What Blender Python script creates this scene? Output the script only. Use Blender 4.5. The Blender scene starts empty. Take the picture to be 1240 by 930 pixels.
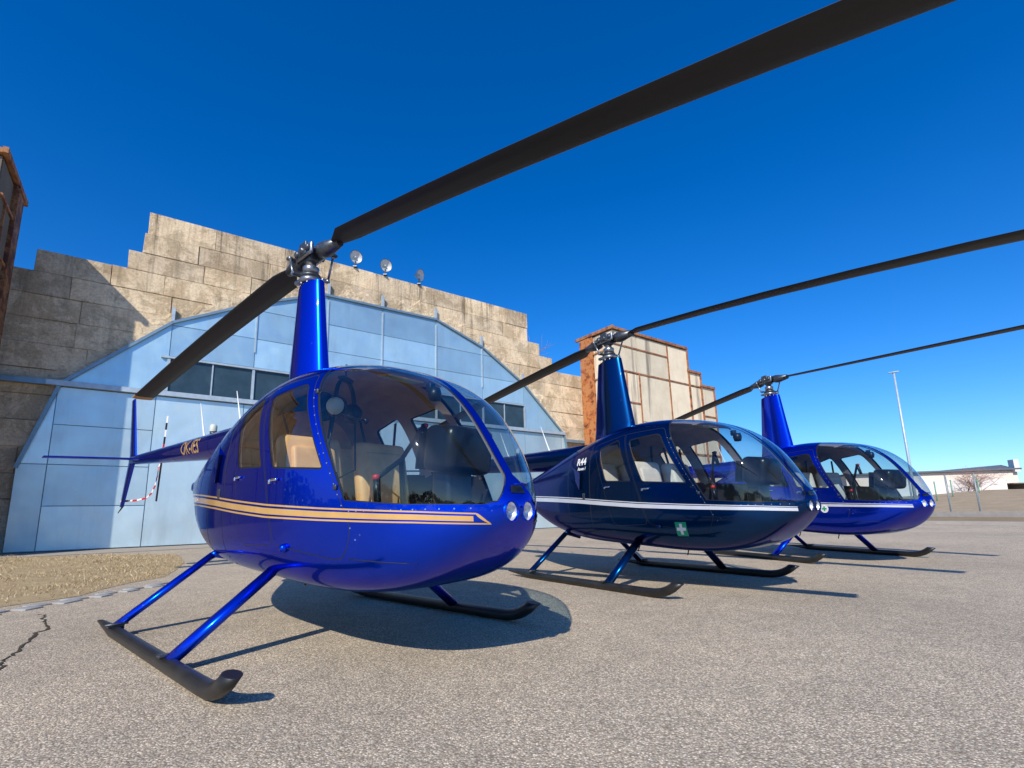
import bpy, bmesh, math, random
import numpy as np
from mathutils import Vector, Matrix
from mathutils.geometry import delaunay_2d_cdt
random.seed(7); rng = np.random.default_rng(7)
C = bpy.context.scene.collection
R = math.radians
PI = math.pi

# ------------------------------------------------------------------ helpers
def link(name, me, parent=None):
    o = bpy.data.objects.new(name, me); C.objects.link(o)
    if parent is not None: o.parent = parent
    return o
def tag(o, label=None, cat=None, group=None, kind=None):
    if label: o['label'] = label
    if cat: o['category'] = cat
    if group: o['group'] = group
    if kind: o['kind'] = kind
    return o
def empty(name, label, cat, loc=(0, 0, 0), rz=0.0, group=None):
    o = link(name, None); o.location = loc; o.rotation_euler = (0, 0, rz)
    o.empty_display_size = .2
    return tag(o, label, cat, group)
class MB:
    """collects polygons (with a material index and smooth flag) into one mesh"""
    def __init__(s): s.v = []; s.f = []; s.m = []; s.sm = []
    def add(s, vs, fs, mi=0, smooth=False):
        b = len(s.v); s.v += [tuple(map(float, v)) for v in vs]
        for f in fs: s.f.append([b + i for i in f]); s.m.append(mi); s.sm.append(smooth)
    def box(s, c, d, mi=0, M=None, bev=0.0):
        x, y, z = d[0] / 2, d[1] / 2, d[2] / 2
        if bev <= 0:
            vs = [(i * x, j * y, k * z) for k in (-1, 1) for j in (-1, 1) for i in (-1, 1)]
            fs = [(0, 2, 3, 1), (4, 5, 7, 6), (0, 1, 5, 4), (2, 6, 7, 3), (0, 4, 6, 2), (1, 3, 7, 5)]
        else:
            bm = bmesh.new(); bmesh.ops.create_cube(bm, size=1)
            for v in bm.verts: v.co = Vector((v.co.x * d[0], v.co.y * d[1], v.co.z * d[2]))
            bmesh.ops.bevel(bm, geom=bm.edges[:], offset=min(bev, .49 * min(d)), segments=3, affect='EDGES', profile=.5)
            bm.verts.index_update(); vs = [tuple(v.co) for v in bm.verts]; fs = [[v.index for v in f.verts] for f in bm.faces]; bm.free()
        T = Matrix.Translation(Vector(c))
        if M is not None: T = T @ M.to_4x4()
        s.add([T @ Vector(v) for v in vs], fs, mi, bev > 0)
    def tube(s, path, rad, n=12, mi=0, cap=True, smooth=True, flat=None, up=None):
        P = [Vector(p) for p in path]
        if not hasattr(rad, '__len__'): rad = [rad] * len(P)
        T = []
        for i in range(len(P)):
            a = P[max(i - 1, 0)]; b = P[min(i + 1, len(P) - 1)]; T.append((b - a).normalized())
        u = Vector(up) if up else (Vector((0, 0, 1)) if abs(T[0].z) < .9 else Vector((1, 0, 0)))
        rings = []; vs = []
        for i, p in enumerate(P):
            u = (u - T[i] * u.dot(T[i])).normalized(); w = T[i].cross(u)
            fl = flat if flat else 1.0
            vs += [p + u * (math.cos(2 * PI * k / n) * rad[i]) + w * (math.sin(2 * PI * k / n) * rad[i] * fl) for k in range(n)]
        fs = []
        for i in range(len(P) - 1):
            for k in range(n):
                a = i * n + k; b = i * n + (k + 1) % n; fs.append((a, b, b + n, a + n))
        s.add(vs, fs, mi, smooth)
        if cap:
            b = len(s.v) - len(vs)
            s.f.append([b + k for k in range(n)][::-1]); s.m.append(mi); s.sm.append(False)
            e = b + (len(P) - 1) * n
            s.f.append([e + k for k in range(n)]); s.m.append(mi); s.sm.append(False)
    def lathe(s, prof, n=24, mi=0, M=None, smooth=True):
        """prof: (r, h) pairs turned round local z"""
        vs = []; T = M if M is not None else Matrix.Identity(4)
        for r, h in prof: vs += [T @ Vector((r * math.cos(2 * PI * k / n), r * math.sin(2 * PI * k / n), h)) for k in range(n)]
        fs = []
        for i in range(len(prof) - 1):
            for k in range(n):
                a = i * n + k; b = i * n + (k + 1) % n; fs.append((a, b, b + n, a + n))
        s.add(vs, fs, mi, smooth)
    def build(s, name, mats, parent=None, recalc=True):
        me = bpy.data.meshes.new(name); me.from_pydata(s.v, [], s.f)
        if not isinstance(mats, (list, tuple)): mats = [mats]
        for m in mats: me.materials.append(m)
        me.polygons.foreach_set('material_index', s.m); me.polygons.foreach_set('use_smooth', s.sm)
        me.update()
        if recalc:
            bm = bmesh.new(); bm.from_mesh(me); bmesh.ops.recalc_face_normals(bm, faces=bm.faces[:]); bm.to_mesh(me); bm.free()
        return link(name, me, parent)

# ------------------------------------------------------------------ materials
def newmat(name):
    m = bpy.data.materials.new(name); m.use_nodes = True
    nt = m.node_tree; return m, nt, nt.nodes['Principled BSDF']
def nd(nt, t, **kw):
    n = nt.nodes.new(t)
    for k, v in kw.items():
        if k.startswith('i_'):
            key = k[2:].replace('_', ' ')
            n.inputs[int(key) if key.isdigit() else key].default_value = v
        else: setattr(n, k, v)
    return n
def ramp(nt, fac, stops, interp='LINEAR'):
    n = nt.nodes.new('ShaderNodeValToRGB'); n.color_ramp.interpolation = interp
    el = n.color_ramp.elements
    while len(el) < len(stops): el.new(.5)
    for e, (p, c) in zip(el, stops):
        e.position = p; e.color = (*c, 1) if len(c) == 3 else c
    nt.links.new(fac, n.inputs[0]); return n.outputs[0]
def mix(nt, fac, a, b, mode='MIX'):
    n = nt.nodes.new('ShaderNodeMix'); n.data_type = 'RGBA'; n.blend_type = mode
    for sock, v in ((n.inputs[0], fac), (n.inputs[6], a), (n.inputs[7], b)):
        if isinstance(v, bpy.types.NodeSocket): nt.links.new(v, sock)
        elif isinstance(v, (int, float)): sock.default_value = v
        else: sock.default_value = (*v, 1)
    return n.outputs[2]
def math_(nt, op, a, b=0.0, clamp=False):
    n = nt.nodes.new('ShaderNodeMath'); n.operation = op; n.use_clamp = clamp
    for sock, v in ((n.inputs[0], a), (n.inputs[1], b)):
        if isinstance(v, bpy.types.NodeSocket): nt.links.new(v, sock)
        else: sock.default_value = v
    return n.outputs[0]
def coords(nt, scale=(1, 1, 1), kind='Object'):
    tc = nt.nodes.new('ShaderNodeTexCoord'); mp = nt.nodes.new('ShaderNodeMapping'); mp.inputs['Scale'].default_value = scale
    nt.links.new(tc.outputs[kind], mp.inputs[0]); return mp.outputs[0]
def noise(nt, co, scale, detail=4, rough=.55, dist=0.0):
    n = nd(nt, 'ShaderNodeTexNoise', i_Scale=scale, i_Detail=detail, i_Roughness=rough, i_Distortion=dist)
    nt.links.new(co, n.inputs['Vector']); return n.outputs['Fac']
def voro(nt, co, scale, feature='F1', out='Distance'):
    n = nd(nt, 'ShaderNodeTexVoronoi', i_Scale=scale); n.feature = feature
    nt.links.new(co, n.inputs['Vector']); return n.outputs[out]
def bump(nt, bs, h, strength=.3, dist=.01):
    b = nd(nt, 'ShaderNodeBump', i_Strength=strength, i_Distance=dist); nt.links.new(h, b.inputs['Height'])
    nt.links.new(b.outputs[0], bs.inputs['Normal']); return b
def plain(name, col, rough=.5, metal=0.0, coat=0.0, var=.12, scale=6, bmp=0.0, spec=.5):
    m, nt, bs = newmat(name)
    co = coords(nt); f = noise(nt, co, scale, 5)
    c = ramp(nt, f, [(.3, tuple(x * (1 - var) for x in col)), (.7, tuple(min(1, x * (1 + var)) for x in col))])
    nt.links.new(c, bs.inputs['Base Color'])
    bs.inputs['Roughness'].default_value = rough; bs.inputs['Metallic'].default_value = metal
    bs.inputs['Coat Weight'].default_value = coat; bs.inputs['Coat Roughness'].default_value = .03
    bs.inputs['Specular IOR Level'].default_value = spec
    if bmp: bump(nt, bs, noise(nt, co, scale * 8, 4), bmp, .004)
    return m
def paint(name, col, dark, metal=.88):
    m, nt, bs = newmat(name); co = coords(nt)
    fl = voro(nt, co, 900, out='Color')
    sep = nd(nt, 'ShaderNodeSeparateColor'); nt.links.new(fl, sep.inputs[0])
    c = mix(nt, math_(nt, 'MULTIPLY', sep.outputs[0], .25), col, tuple(min(1, x * 1.6 + .0) for x in col))
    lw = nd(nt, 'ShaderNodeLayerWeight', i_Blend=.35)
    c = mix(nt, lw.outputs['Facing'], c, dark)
    spk = ramp(nt, voro(nt, co, 16), [(.0, (1, 1, 1)), (.05, (1, 1, 1)), (.075, (0, 0, 0))])
    keep = ramp(nt, noise(nt, co, 7, 2), [(.48, (0, 0, 0)), (.52, (1, 1, 1))])
    dust = ramp(nt, noise(nt, co, 3.1, 6, .7), [(.45, (0, 0, 0)), (.8, (.006, .006, .006))])
    c = mix(nt, dust, c, (.35, .33, .3))
    c = mix(nt, math_(nt, 'MULTIPLY', mix(nt, 1.0, spk, keep, 'MULTIPLY'), .55), c, (.6, .62, .65))
    nt.links.new(c, bs.inputs['Base Color'])
    bs.inputs['Metallic'].default_value = metal; bs.inputs['Roughness'].default_value = .24
    bs.inputs['Specular Tint'].default_value = (.12, .35, 1, 1); bs.inputs['Coat Weight'].default_value = .42; bs.inputs['Coat IOR'].default_value = 1.45
    rr = ramp(nt, noise(nt, co, 5, 5), [(.35, (.008,) * 3), (.8, (.04,) * 3)])
    nt.links.new(rr, bs.inputs['Coat Roughness'])
    return m
def glass(name, tint, rough=.022, refl=.85):
    m, nt, bs = newmat(name); nt.nodes.remove(bs)
    out = nt.nodes['Material Output']
    tr = nd(nt, 'ShaderNodeBsdfTransparent'); tr.inputs[0].default_value = (*tint, 1)
    gl = nd(nt, 'ShaderNodeBsdfGlossy'); gl.inputs['Roughness'].default_value = rough
    gl.inputs[0].default_value = (.95, .97, 1, 1)
    lw = nd(nt, 'ShaderNodeLayerWeight', i_Blend=.5)
    fr = math_(nt, 'ADD', math_(nt, 'MULTIPLY', math_(nt, 'POWER', lw.outputs['Facing'], 4.0), refl), .05, True)
    mx = nd(nt, 'ShaderNodeMixShader'); nt.links.new(fr, mx.inputs[0]); nt.links.new(tr.outputs[0], mx.inputs[1]); nt.links.new(gl.outputs[0], mx.inputs[2])
    co = coords(nt); df = nd(nt, 'ShaderNodeBsdfDiffuse'); df.inputs[0].default_value = (.6, .6, .58, 1)
    d = ramp(nt, noise(nt, co, 9, 7, .75), [(.45, (0, 0, 0)), (.85, (.014, .014, .014))])
    m2 = nd(nt, 'ShaderNodeMixShader'); nt.links.new(d, m2.inputs[0]); nt.links.new(mx.outputs[0], m2.inputs[1]); nt.links.new(df.outputs[0], m2.inputs[2])
    nt.links.new(m2.outputs[0], out.inputs[0]); return m

M = {}
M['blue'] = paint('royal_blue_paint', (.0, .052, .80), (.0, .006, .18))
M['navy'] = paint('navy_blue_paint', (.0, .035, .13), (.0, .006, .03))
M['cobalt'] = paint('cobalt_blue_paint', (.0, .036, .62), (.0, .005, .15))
M['glass'] = glass('tinted_canopy_glass', (.68, .77, .80), .018, 1.0)
M['door_glass'] = glass('door_window_glass', (.84, .85, .83))
M['seal'] = plain('black_rubber', (.008, .008, .009), .55)
M['seam'] = plain('dark_gap', (.006, .008, .014), .6)
M['lining'] = plain('taupe_cabin_lining', (.33, .255, .26), .8, bmp=.15)
M['lining_dark'] = plain('charcoal_cabin_lining', (.022, .022, .026), .75, bmp=.1)
M['tan'] = plain('tan_leather', (.90, .52, .22), .5, var=.18, bmp=.2)
M['grey_leather'] = plain('pale_grey_leather', (.66, .63, .58), .5, var=.12, bmp=.2)
M['black'] = plain('black_plastic', (.012, .012, .014), .38, bmp=.1)
M['black_satin'] = plain('black_vinyl', (.016, .017, .02), .3, bmp=.12)
M['skid'] = plain('worn_black_skid_paint', (.014, .0135, .013), .42, var=.5, scale=9, bmp=.15)
M['blade'] = plain('matt_black_blade', (.006, .006, .0065), .6, var=.22, scale=2.5)
M['blade_tip'] = plain('ochre_blade_tip', (.42, .22, .04), .5)
M['steel'] = plain('machined_steel', (.30, .31, .33), .33, .85, var=.25, scale=30)
M['dark_steel'] = plain('dark_steel', (.09, .10, .11), .4, .7, var=.3, scale=30)
M['chrome'] = plain('chrome', (.8, .8, .82), .08, 1.0, var=.04)
M['lens'] = glass('clear_lens', (.95, .96, .98), .005)
M['white'] = plain('white_paint', (.78, .78, .76), .4, var=.06)
M['red'] = plain('red_paint', (.55, .02, .02), .45)
M['red_grip'] = plain('red_button', (.7, .03, .04), .4)
M['gold'] = plain('gold_stripe_film', (.64, .37, .115), .35, .1, coat=1.0, var=.08)
M['silver'] = plain('silver_stripe_film', (.62, .65, .72), .25, .2, coat=1.0, var=.05)
M['green'] = plain('green_sticker', (.0, .33, .17), .4)
M['cream'] = plain('pale_plastic', (.55, .58, .5), .5)
M['sky_panel'] = plain('pale_blue_panel', (.30, .46, .46), .4)

# ------------------------------------------------------------------ camera, sky, sun
cam = bpy.data.cameras.new('camera'); co_ = bpy.data.objects.new('camera', cam); C.objects.link(co_)
bpy.context.scene.camera = co_
pit, rol = R(10.422536), R(-1.246550)
F_ = Vector((0, math.cos(pit), math.sin(pit))); R0 = Vector((1, 0, 0)); U0 = Vector((0, -math.sin(pit), math.cos(pit)))
Rv = R0 * math.cos(rol) + U0 * math.sin(rol); Uv = U0 * math.cos(rol) - R0 * math.sin(rol)
co_.matrix_world = Matrix(((Rv.x, Uv.x, -F_.x, 0), (Rv.y, Uv.y, -F_.y, 0), (Rv.z, Uv.z, -F_.z, .84198), (0, 0, 0, 1)))
cam.sensor_width = 36; cam.lens = 598.434 / 1240 * 36; cam.shift_x = .01533; cam.shift_y = .03726
cam.clip_start = .05; cam.clip_end = 3000

sun_dir = Vector((-.36, -1.28, 1.0)).normalized()      # towards the sun
sl = bpy.data.lights.new('sun', 'SUN'); so = bpy.data.objects.new('sun', sl); C.objects.link(so)
sl.energy = 5.0; sl.angle = R(.5); sl.color = (1, .94, .83)
so.rotation_euler = sun_dir.to_track_quat('Z', 'Y').to_euler()
w = bpy.data.worlds.new('World'); bpy.context.scene.world = w; w.use_nodes = True
nt = w.node_tree; bg = nt.nodes['Background']
sky = nt.nodes.new('ShaderNodeTexSky'); sky.sky_type = 'NISHITA'; sky.sun_disc = False
sky.sun_elevation = math.asin(sun_dir.z); sky.sun_rotation = math.atan2(sun_dir.x, sun_dir.y)
sky.air_density = 1.0; sky.dust_density = .6; sky.ozone_density = 3.0; sky.altitude = 400
hs = nt.nodes.new('ShaderNodeHueSaturation'); hs.inputs['Saturation'].default_value = 1.42
nt.links.new(sky.outputs[0], hs.inputs['Color'])
mu = nt.nodes.new('ShaderNodeMix'); mu.data_type = 'RGBA'; mu.blend_type = 'MULTIPLY'; mu.inputs[0].default_value = 1
mu.inputs[7].default_value = (.68, .91, 1.20, 1)
nt.links.new(hs.outputs[0], mu.inputs[6]); nt.links.new(mu.outputs[2], bg.inputs[0]); bg.inputs[1].default_value = .15
sc = bpy.context.scene
sc.view_settings.view_transform = 'Standard'; sc.view_settings.look = 'None'; sc.view_settings.exposure = 0; sc.view_settings.gamma = 1
sc.render.engine = 'CYCLES'; sc.cycles.max_bounces = 10; sc.cycles.transparent_max_bounces = 24
sc.cycles.use_denoising = True; sc.cycles.caustics_reflective = False

# ------------------------------------------------------------------ ground
def sheet(name, pts, z, mat, kind='structure', sub=0):
    bm = bmesh.new(); f = bm.faces.new([bm.verts.new((x, y, z)) for x, y in pts])
    if f.normal.z < 0: f.normal_flip()
    if f.calc_area() and f.normal.z < 0: f.normal_flip()
    bm.normal_update()
    me = bpy.data.meshes.new(name); bm.to_mesh(me); bm.free(); me.materials.append(mat)
    o = link(name, me); o['kind'] = kind; return o
def asphalt():
    m, nt, bs = newmat('weathered_asphalt'); co = coords(nt)
    n1 = nd(nt, 'ShaderNodeTexVoronoi', i_Scale=120.0); nt.links.new(co, n1.inputs['Vector'])
    sep = nd(nt, 'ShaderNodeSeparateColor'); nt.links.new(n1.outputs['Color'], sep.inputs[0])
    c = ramp(nt, sep.outputs[0], [(.0, (.075, .068, .062)), (.25, (.14, .123, .108)), (.55, (.24, .205, .175)), (.8, (.34, .295, .255)), (1, (.56, .50, .45))])
    c2 = ramp(nt, sep.outputs[1], [(.0, (.27, .205, .155)), (.3, (.24, .205, .175)), (.75, (.24, .215, .19)), (1, (.21, .235, .25))])
    c = mix(nt, .35, c, c2)
    e = ramp(nt, n1.outputs['Distance'], [(.25, (1, 1, 1)), (.75, (.42, .40, .38))])
    c = mix(nt, 1, c, e, 'MULTIPLY')
    fine = ramp(nt, noise(nt, co, 260, 3, .6), [(.3, (.6, .6, .6)), (.7, (1.35, 1.35, 1.35))])
    c = mix(nt, 1, c, fine, 'MULTIPLY')
    big = ramp(nt, noise(nt, co, .35, 6, .6), [(.3, (.76, .75, .74)), (.5, (1.02, 1.0, .97)), (.7, (1.24, 1.19, 1.11))])
    c = mix(nt, 1, c, big, 'MULTIPLY')
    mid = ramp(nt, noise(nt, co, 4.5, 5, .6), [(.3, (.86, .86, .87)), (.7, (1.12, 1.11, 1.09))])
    c = mix(nt, 1, c, mid, 'MULTIPLY')
    st = ramp(nt, noise(nt, coords(nt, (.5, 1.3, 1)), 1.1, 6, .65, .6), [(.62, (1, 1, 1)), (.74, (.78, .77, .77))])
    c = mix(nt, 1, c, st, 'MULTIPLY')
    c = mix(nt, .22, c, (.18, .157, .136)); c = mix(nt, 1, c, (2.62, 2.55, 2.22), 'MULTIPLY')
    nt.links.new(c, bs.inputs['Base Color']); bs.inputs['Roughness'].default_value = .9; bs.inputs['Specular IOR Level'].default_value = .25
    h = math_(nt, 'ADD', math_(nt, 'SUBTRACT', 1.0, n1.outputs['Distance']), math_(nt, 'MULTIPLY', noise(nt, co, 30, 4), .8))
    bump(nt, bs, h, .55, .006)
    return m
def dirt(name, a, b, sc_=3.0, bs_=.6):
    m, nt, bs = newmat(name); co = coords(nt)
    f = noise(nt, co, sc_, 8, .68); g = noise(nt, co, sc_ * 14, 5, .7)
    c = mix(nt, .5, ramp(nt, f, [(.3, a), (.7, b)]), ramp(nt, g, [(.3, a), (.7, b)]))
    nt.links.new(c, bs.inputs['Base Color']); bs.inputs['Roughness'].default_value = .95; bs.inputs['Specular IOR Level'].default_value = .15
    bump(nt, bs, math_(nt, 'ADD', f, g), bs_, .03); return m
M['asphalt'] = asphalt()
M['field'] = dirt('dry_field', (.18, .13, .07), (.40, .30, .17), .6)
M['straw_soil'] = dirt('straw_covered_soil', (.27, .19, .10), (.60, .46, .26), 4)
M['concrete'] = dirt('old_concrete', (.30, .26, .21), (.50, .44, .36), 2.0, .3)
M['bank'] = dirt('brown_bank_grass', (.28, .205, .125), (.50, .385, .25), .8)
M['kerb'] = dirt('kerb_concrete', (.36, .33, .29), (.55, .5, .45), 3)
M['stone'] = dirt('pale_paving_stone', (.24, .235, .225), (.44, .43, .40), 7, .3)

FA = R(35.5); Ft = Vector((math.cos(FA), math.sin(FA), 0)); Fn = Vector((math.sin(FA), -math.cos(FA), 0))   # facade axes: along, towards camera
def fw(s, off=0.0, z=0.0): return Ft * s + Fn * (-20 + off) + Vector((0, 0, z))
E_ = Vector((.2, -.98, 0)).normalized(); N_ = Vector((.98, .2, 0)).normalized()      # far kerb axes
def kw(n, e, z=0.0): return N_ * n + E_ * e + Vector((0, 0, z))

sheet('ground', [(-1500, -1500), (1500, -1500), (1500, 1500), (-1500, 1500)], -.012, M['field'])
a1, a2 = kw(22.1, -120), kw(22.1, 90)
sheet('apron', [(-60, -60), (a2.x, a2.y), (a1.x, a1.y), (-60, 130)], 0.0, M['asphalt'])
g = [(-5.4, 4.2), (-5.05, 5.55), (-4.86, 5.95), (-5.02, 6.5), (-5.1, 7.1), (-5.05, 7.7), (-5.55, 8.8), (-6.3, 10.2), (-7.3, 11.7), (-8.1, 12.7), (-10.0, 13.0), (-11.8, 13.0), (-13.6, 13.6), (-20, 11), (-18, 4)]
sheet('dry_grass_ground', g, .004, M['straw_soil'])
q = [fw(-6, .05), fw(22, .05), fw(22, 1.6), fw(-1, 1.6), fw(-6, 1.9)]
sheet('concrete_strip', [(v.x, v.y) for v in q], .006, M['concrete'])
q = [fw(-6, 1.97), fw(-1, 1.67), fw(3.5, 1.67), fw(3.2, 2.5), fw(-1, 2.7), fw(-6, 2.5)]
sheet('concrete_strip', [(v.x, v.y) for v in q], .009, M['concrete'])
# grass blades on the patch
def inside(p, poly):
    x, y = p; r = False; n = len(poly)
    for i in range(n):
        x1, y1 = poly[i]; x2, y2 = poly[(i + 1) % n]
        if (y1 > y) != (y2 > y) and x < (x2 - x1) * (y - y1) / (y2 - y1) + x1: r = not r
    return r
mb = MB()
cnt = 0
while cnt < 30000:
    p = (random.uniform(-15, -4.8), random.uniform(4.2, 13.6))
    if not inside(p, g): continue
    dd = math.sin(p[0] * 2.1) * math.cos(p[1] * 1.7) + random.gauss(0, .6)
    if dd < -.35: continue
    cnt += 1
    h = random.uniform(.012, .04) * (1 + .8 * max(0, math.sin(p[0] * 5.3 + 1.7 * math.sin(p[1] * 3.1)) * math.cos(p[1] * 4.7))) * (1.2 if dd > .4 else .8); a = random.uniform(0, 2 * PI); l = random.uniform(.2, 1.4) * h; wd = random.uniform(.002, .0045)
    x, y = p; dx, dy = math.cos(a), math.sin(a)
    mb.add([(x - dy * wd, y + dx * wd, .004), (x + dy * wd, y - dx * wd, .004), (x + dx * l * .5 + dy * wd * .7, y + dy * l * .5 - dx * wd * .7, h * .7), (x + dx * l, y + dy * l, h)], [(0, 1, 2), (0, 2, 3)], random.randrange(3))
gb = mb.build('dry_grass', [plain('straw', (.52, .38, .20), .8), plain('pale_straw', (.64, .51, .31), .8), plain('brown_grass', (.30, .21, .10), .8)], None, False)
gb['kind'] = 'stuff'; tag(gb, 'dry straw coloured grass growing between asphalt and hangar door', 'grass')
# broken row of paving stones and the crack
for i in range(13):
    t_ = i / 12; row = i % 2
    p = Vector((-4.95 + .55 * t_ - .17 * t_ * t_ + row * .11, 4.6 + 2.25 * t_, .0)); 
    mb = MB(); mb.box((0, 0, .0), (random.uniform(.12, .17), random.uniform(.16, .27), .03), 0, None, .008)
    o = mb.build('paving_stone', M['stone']); o.location = p; o.rotation_euler = (random.uniform(-.02, .02), random.uniform(-.02, .02), R(-12) + random.uniform(-.15, .15))
    tag(o, 'flat pale grey stone in the broken row edging the dry grass', 'paving stone', 'paving stones along the grass edge')
mb = MB(); pts = [(-2.75, 2.75), (-3.0, 3.16), (-3.12, 3.3), (-3.22, 3.49), (-3.38, 3.72), (-3.55, 3.97), (-3.7, 4.25), (-3.95, 4.5), (-4.15, 4.72), (-4.22, 4.81), (-4.33, 4.84), (-4.45, 4.8)]
dense = []
for i in range(len(pts) - 1):
    for k in range(5): 
        t_ = k / 5; dense.append((pts[i][0] * (1 - t_) + pts[i + 1][0] * t_ + random.gauss(0, .012), pts[i][1] * (1 - t_) + pts[i + 1][1] * t_ + random.gauss(0, .012)))
vs = []
for i, p in enumerate(dense):
    wd = random.uniform(.004, .013) * (1 - .5 * abs(i / len(dense) - .5)); vs += [(p[0] - wd, p[1] - wd * .5, .004), (p[0] + wd, p[1] + wd * .5, .004)]
mb.add(vs, [(2 * i, 2 * i + 1, 2 * i + 3, 2 * i + 2) for i in range(len(dense) - 1)])
o = mb.build('asphalt_crack', dirt('crack_fill', (.06, .052, .04), (.13, .11, .07), 30), None, False); o['kind'] = 'structure'

# far side: kerb, verge, plinth, bank
def strip(name, prof, e0, e1, mat, ne=2, jit=0.0):
    mb = MB(); vs = []
    for j in range(ne + 1):
        e = e0 + (e1 - e0) * j / ne
        for n, z in prof: 
            v = kw(n, e, z + (random.gauss(0, jit) if z > .1 else 0)); vs.append(v)
    k = len(prof); fs = [(j * k + i, j * k + i + 1, (j + 1) * k + i + 1, (j + 1) * k + i) for j in range(ne) for i in range(k - 1)]
    mb.add(vs, fs, 0, jit > 0); o = mb.build(name, mat, None, False)
    for p in o.data.polygons:
        if p.normal.z < 0: p.flip()
    o['kind'] = 'structure'; return o
strip('kerb', [(22.1, .0), (22.12, .11), (22.45, .12), (22.46, .0)], -100, 80, M['kerb'])
strip('grass_verge', [(22.46, .05), (31.6, .06)], -100, 80, M['field'])
strip('plinth_wall', [(31.75, 0), (31.76, .36), (31.98, .36), (32.0, 0)], -100, 80, M['kerb'])
strip('embankment', [(32.0, .02), (36, .12), (43, .35), (50, 1.0), (56, 1.65), (62, 1.95), (120, 2.0)], -140, 120, M['bank'], 90, .07)

# ------------------------------------------------------------------ hangar facade
hangar = empty('aircraft_hangar', 'old hangar front of stained tan concrete blocks around a pale blue metal door', 'hangar', (0, 0, 0))
hangar.matrix_world = Matrix(((Ft.x, -Fn.x, 0, -20 * Fn.x), (Ft.y, -Fn.y, 0, -20 * Fn.y), (0, 0, 1, 0), (0, 0, 0, 1)))   # local x along, y away, z up
def blockmat():
    m, nt, bs = newmat('stained_concrete_block'); co = coords(nt)
    at = nd(nt, 'ShaderNodeAttribute'); at.attribute_name = 'tone'
    a = ramp(nt, noise(nt, co, .9, 8, .65), [(.25, (.70, .53, .35)), (.5, (.85, .68, .47)), (.75, (.90, .76, .56))])
    c = mix(nt, 1, a, ramp(nt, at.outputs['Fac'], [(0, (.82, .82, .83)), (1, (1.1, 1.08, 1.05))]), 'MULTIPLY')
    pt = ramp(nt, noise(nt, co, .75, 9, .74, .5), [(.46, (.80, .77, .72)), (.5, (1.04, 1.03, 1.01)), (.58, (1.14, 1.13, 1.11))]); c = mix(nt, 1, c, pt, 'MULTIPLY')
    f2 = ramp(nt, noise(nt, co, 14, 7, .7), [(.3, (.72, .71, .69)), (.55, (1.02, 1.02, 1.02)), (.75, (1.14, 1.13, 1.1))])
    c = mix(nt, 1, c, f2, 'MULTIPLY')
    streak = noise(nt, coords(nt, (1.6, 1, .10)), 1.3, 6, .7)
    fine = noise(nt, coords(nt, (5, 1, .35)), 1.5, 6, .75)
    z = nd(nt, 'ShaderNodeSeparateXYZ'); nt.links.new(coords(nt), z.inputs[0])
    top = ramp(nt, math_(nt, 'DIVIDE', z.outputs[2], 12.0), [(.5, (.22,) * 3), (.84, (.5,) * 3), (.93, (1, 1, 1))])
    s_ = ramp(nt, streak, [(.52, (0, 0, 0)), (.63, (1, 1, 1))]); s2 = ramp(nt, fine, [(.44, (0, 0, 0)), (.66, (1, 1, 1))])
    k = math_(nt, 'MULTIPLY', math_(nt, 'MAXIMUM', s_, math_(nt, 'MULTIPLY', s2, .4)), top)
    c = mix(nt, math_(nt, 'MULTIPLY', k, .85), c, (.075, .06, .042))
    moss = ramp(nt, noise(nt, coords(nt, (1.2, 1, .25)), 1.1, 5, .6), [(.66, (0, 0, 0)), (.74, (.5, .5, .5))])
    c = mix(nt, math_(nt, 'MULTIPLY', moss, top), c, (.25, .19, .05))
    nt.links.new(c, bs.inputs['Base Color']); bs.inputs['Roughness'].default_value = .93; bs.inputs['Specular IOR Level'].default_value = .2
    bump(nt, bs, math_(nt, 'ADD', noise(nt, co, 3, 9, .74, .5), noise(nt, co, 40, 4, .7)), .9, .05)
    return m
M['block'] = blockmat()
M['mortar'] = dirt('crumbling_mortar', (.20, .145, .09), (.46, .35, .225), 3, .9)
OUT = [(-3.09, 0), (-3.09, 2.45), (-2.38, 5.05), (.33, 7.63), (2.9, 8.95), (5.45, 9.95), (10.73, 10.0), (13.34, 9.1), (15.9, 7.55), (18.7, 5.0), (19.15, 2.45), (19.15, 0)]
cl = [0, .8, 1.55, 2.3, 3.1, 3.9, 4.7, 5.5, 6.3, 7.1, 7.88, 8.63, 9.37, 10.05, 10.8, 11.65]
left = {14: -.66, 13: -.74, 12: -1.12, 11: -3.4, 10: -4.4}; right = {14: 16.5, 13: 16.5, 12: 17.3, 11: 18.2, 10: 20.9}
mb = MB(); tones = []
def addblock(s0, s1, z0, z1, pr, tone):
    n0 = len(mb.f); gp = .004; b = random.uniform(.006, .016)
    s0 += gp; s1 -= gp; z0 += gp; z1 -= gp; jx = lambda: random.uniform(-.012, .012)
    ns = max(2, int((s1 - s0) / .4))
    o_ = [(s0, z0), (s1, z0), (s1, z1), (s0, z1)]; i_ = [(s0 + b, z0 + b), (s1 - b, z0 + b), (s1 - b, z1 - b), (s0 + b, z1 - b)]
    vs = [(x, .3, z) for x, z in o_] + [(x + jx(), -pr + .03, z + jx()) for x, z in o_] + [(x + jx(), -pr + jx() * .3, z + jx()) for x, z in i_]
    fs = [(8, 9, 10, 11)]
    for k in range(4):
        j = (k + 1) % 4; fs += [(k, j, j + 4, k + 4), (k + 4, j + 4, j + 8, k + 8)]
    mb.add(vs, fs, 0); tones.extend([tone] * (len(mb.f) - n0))
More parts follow.
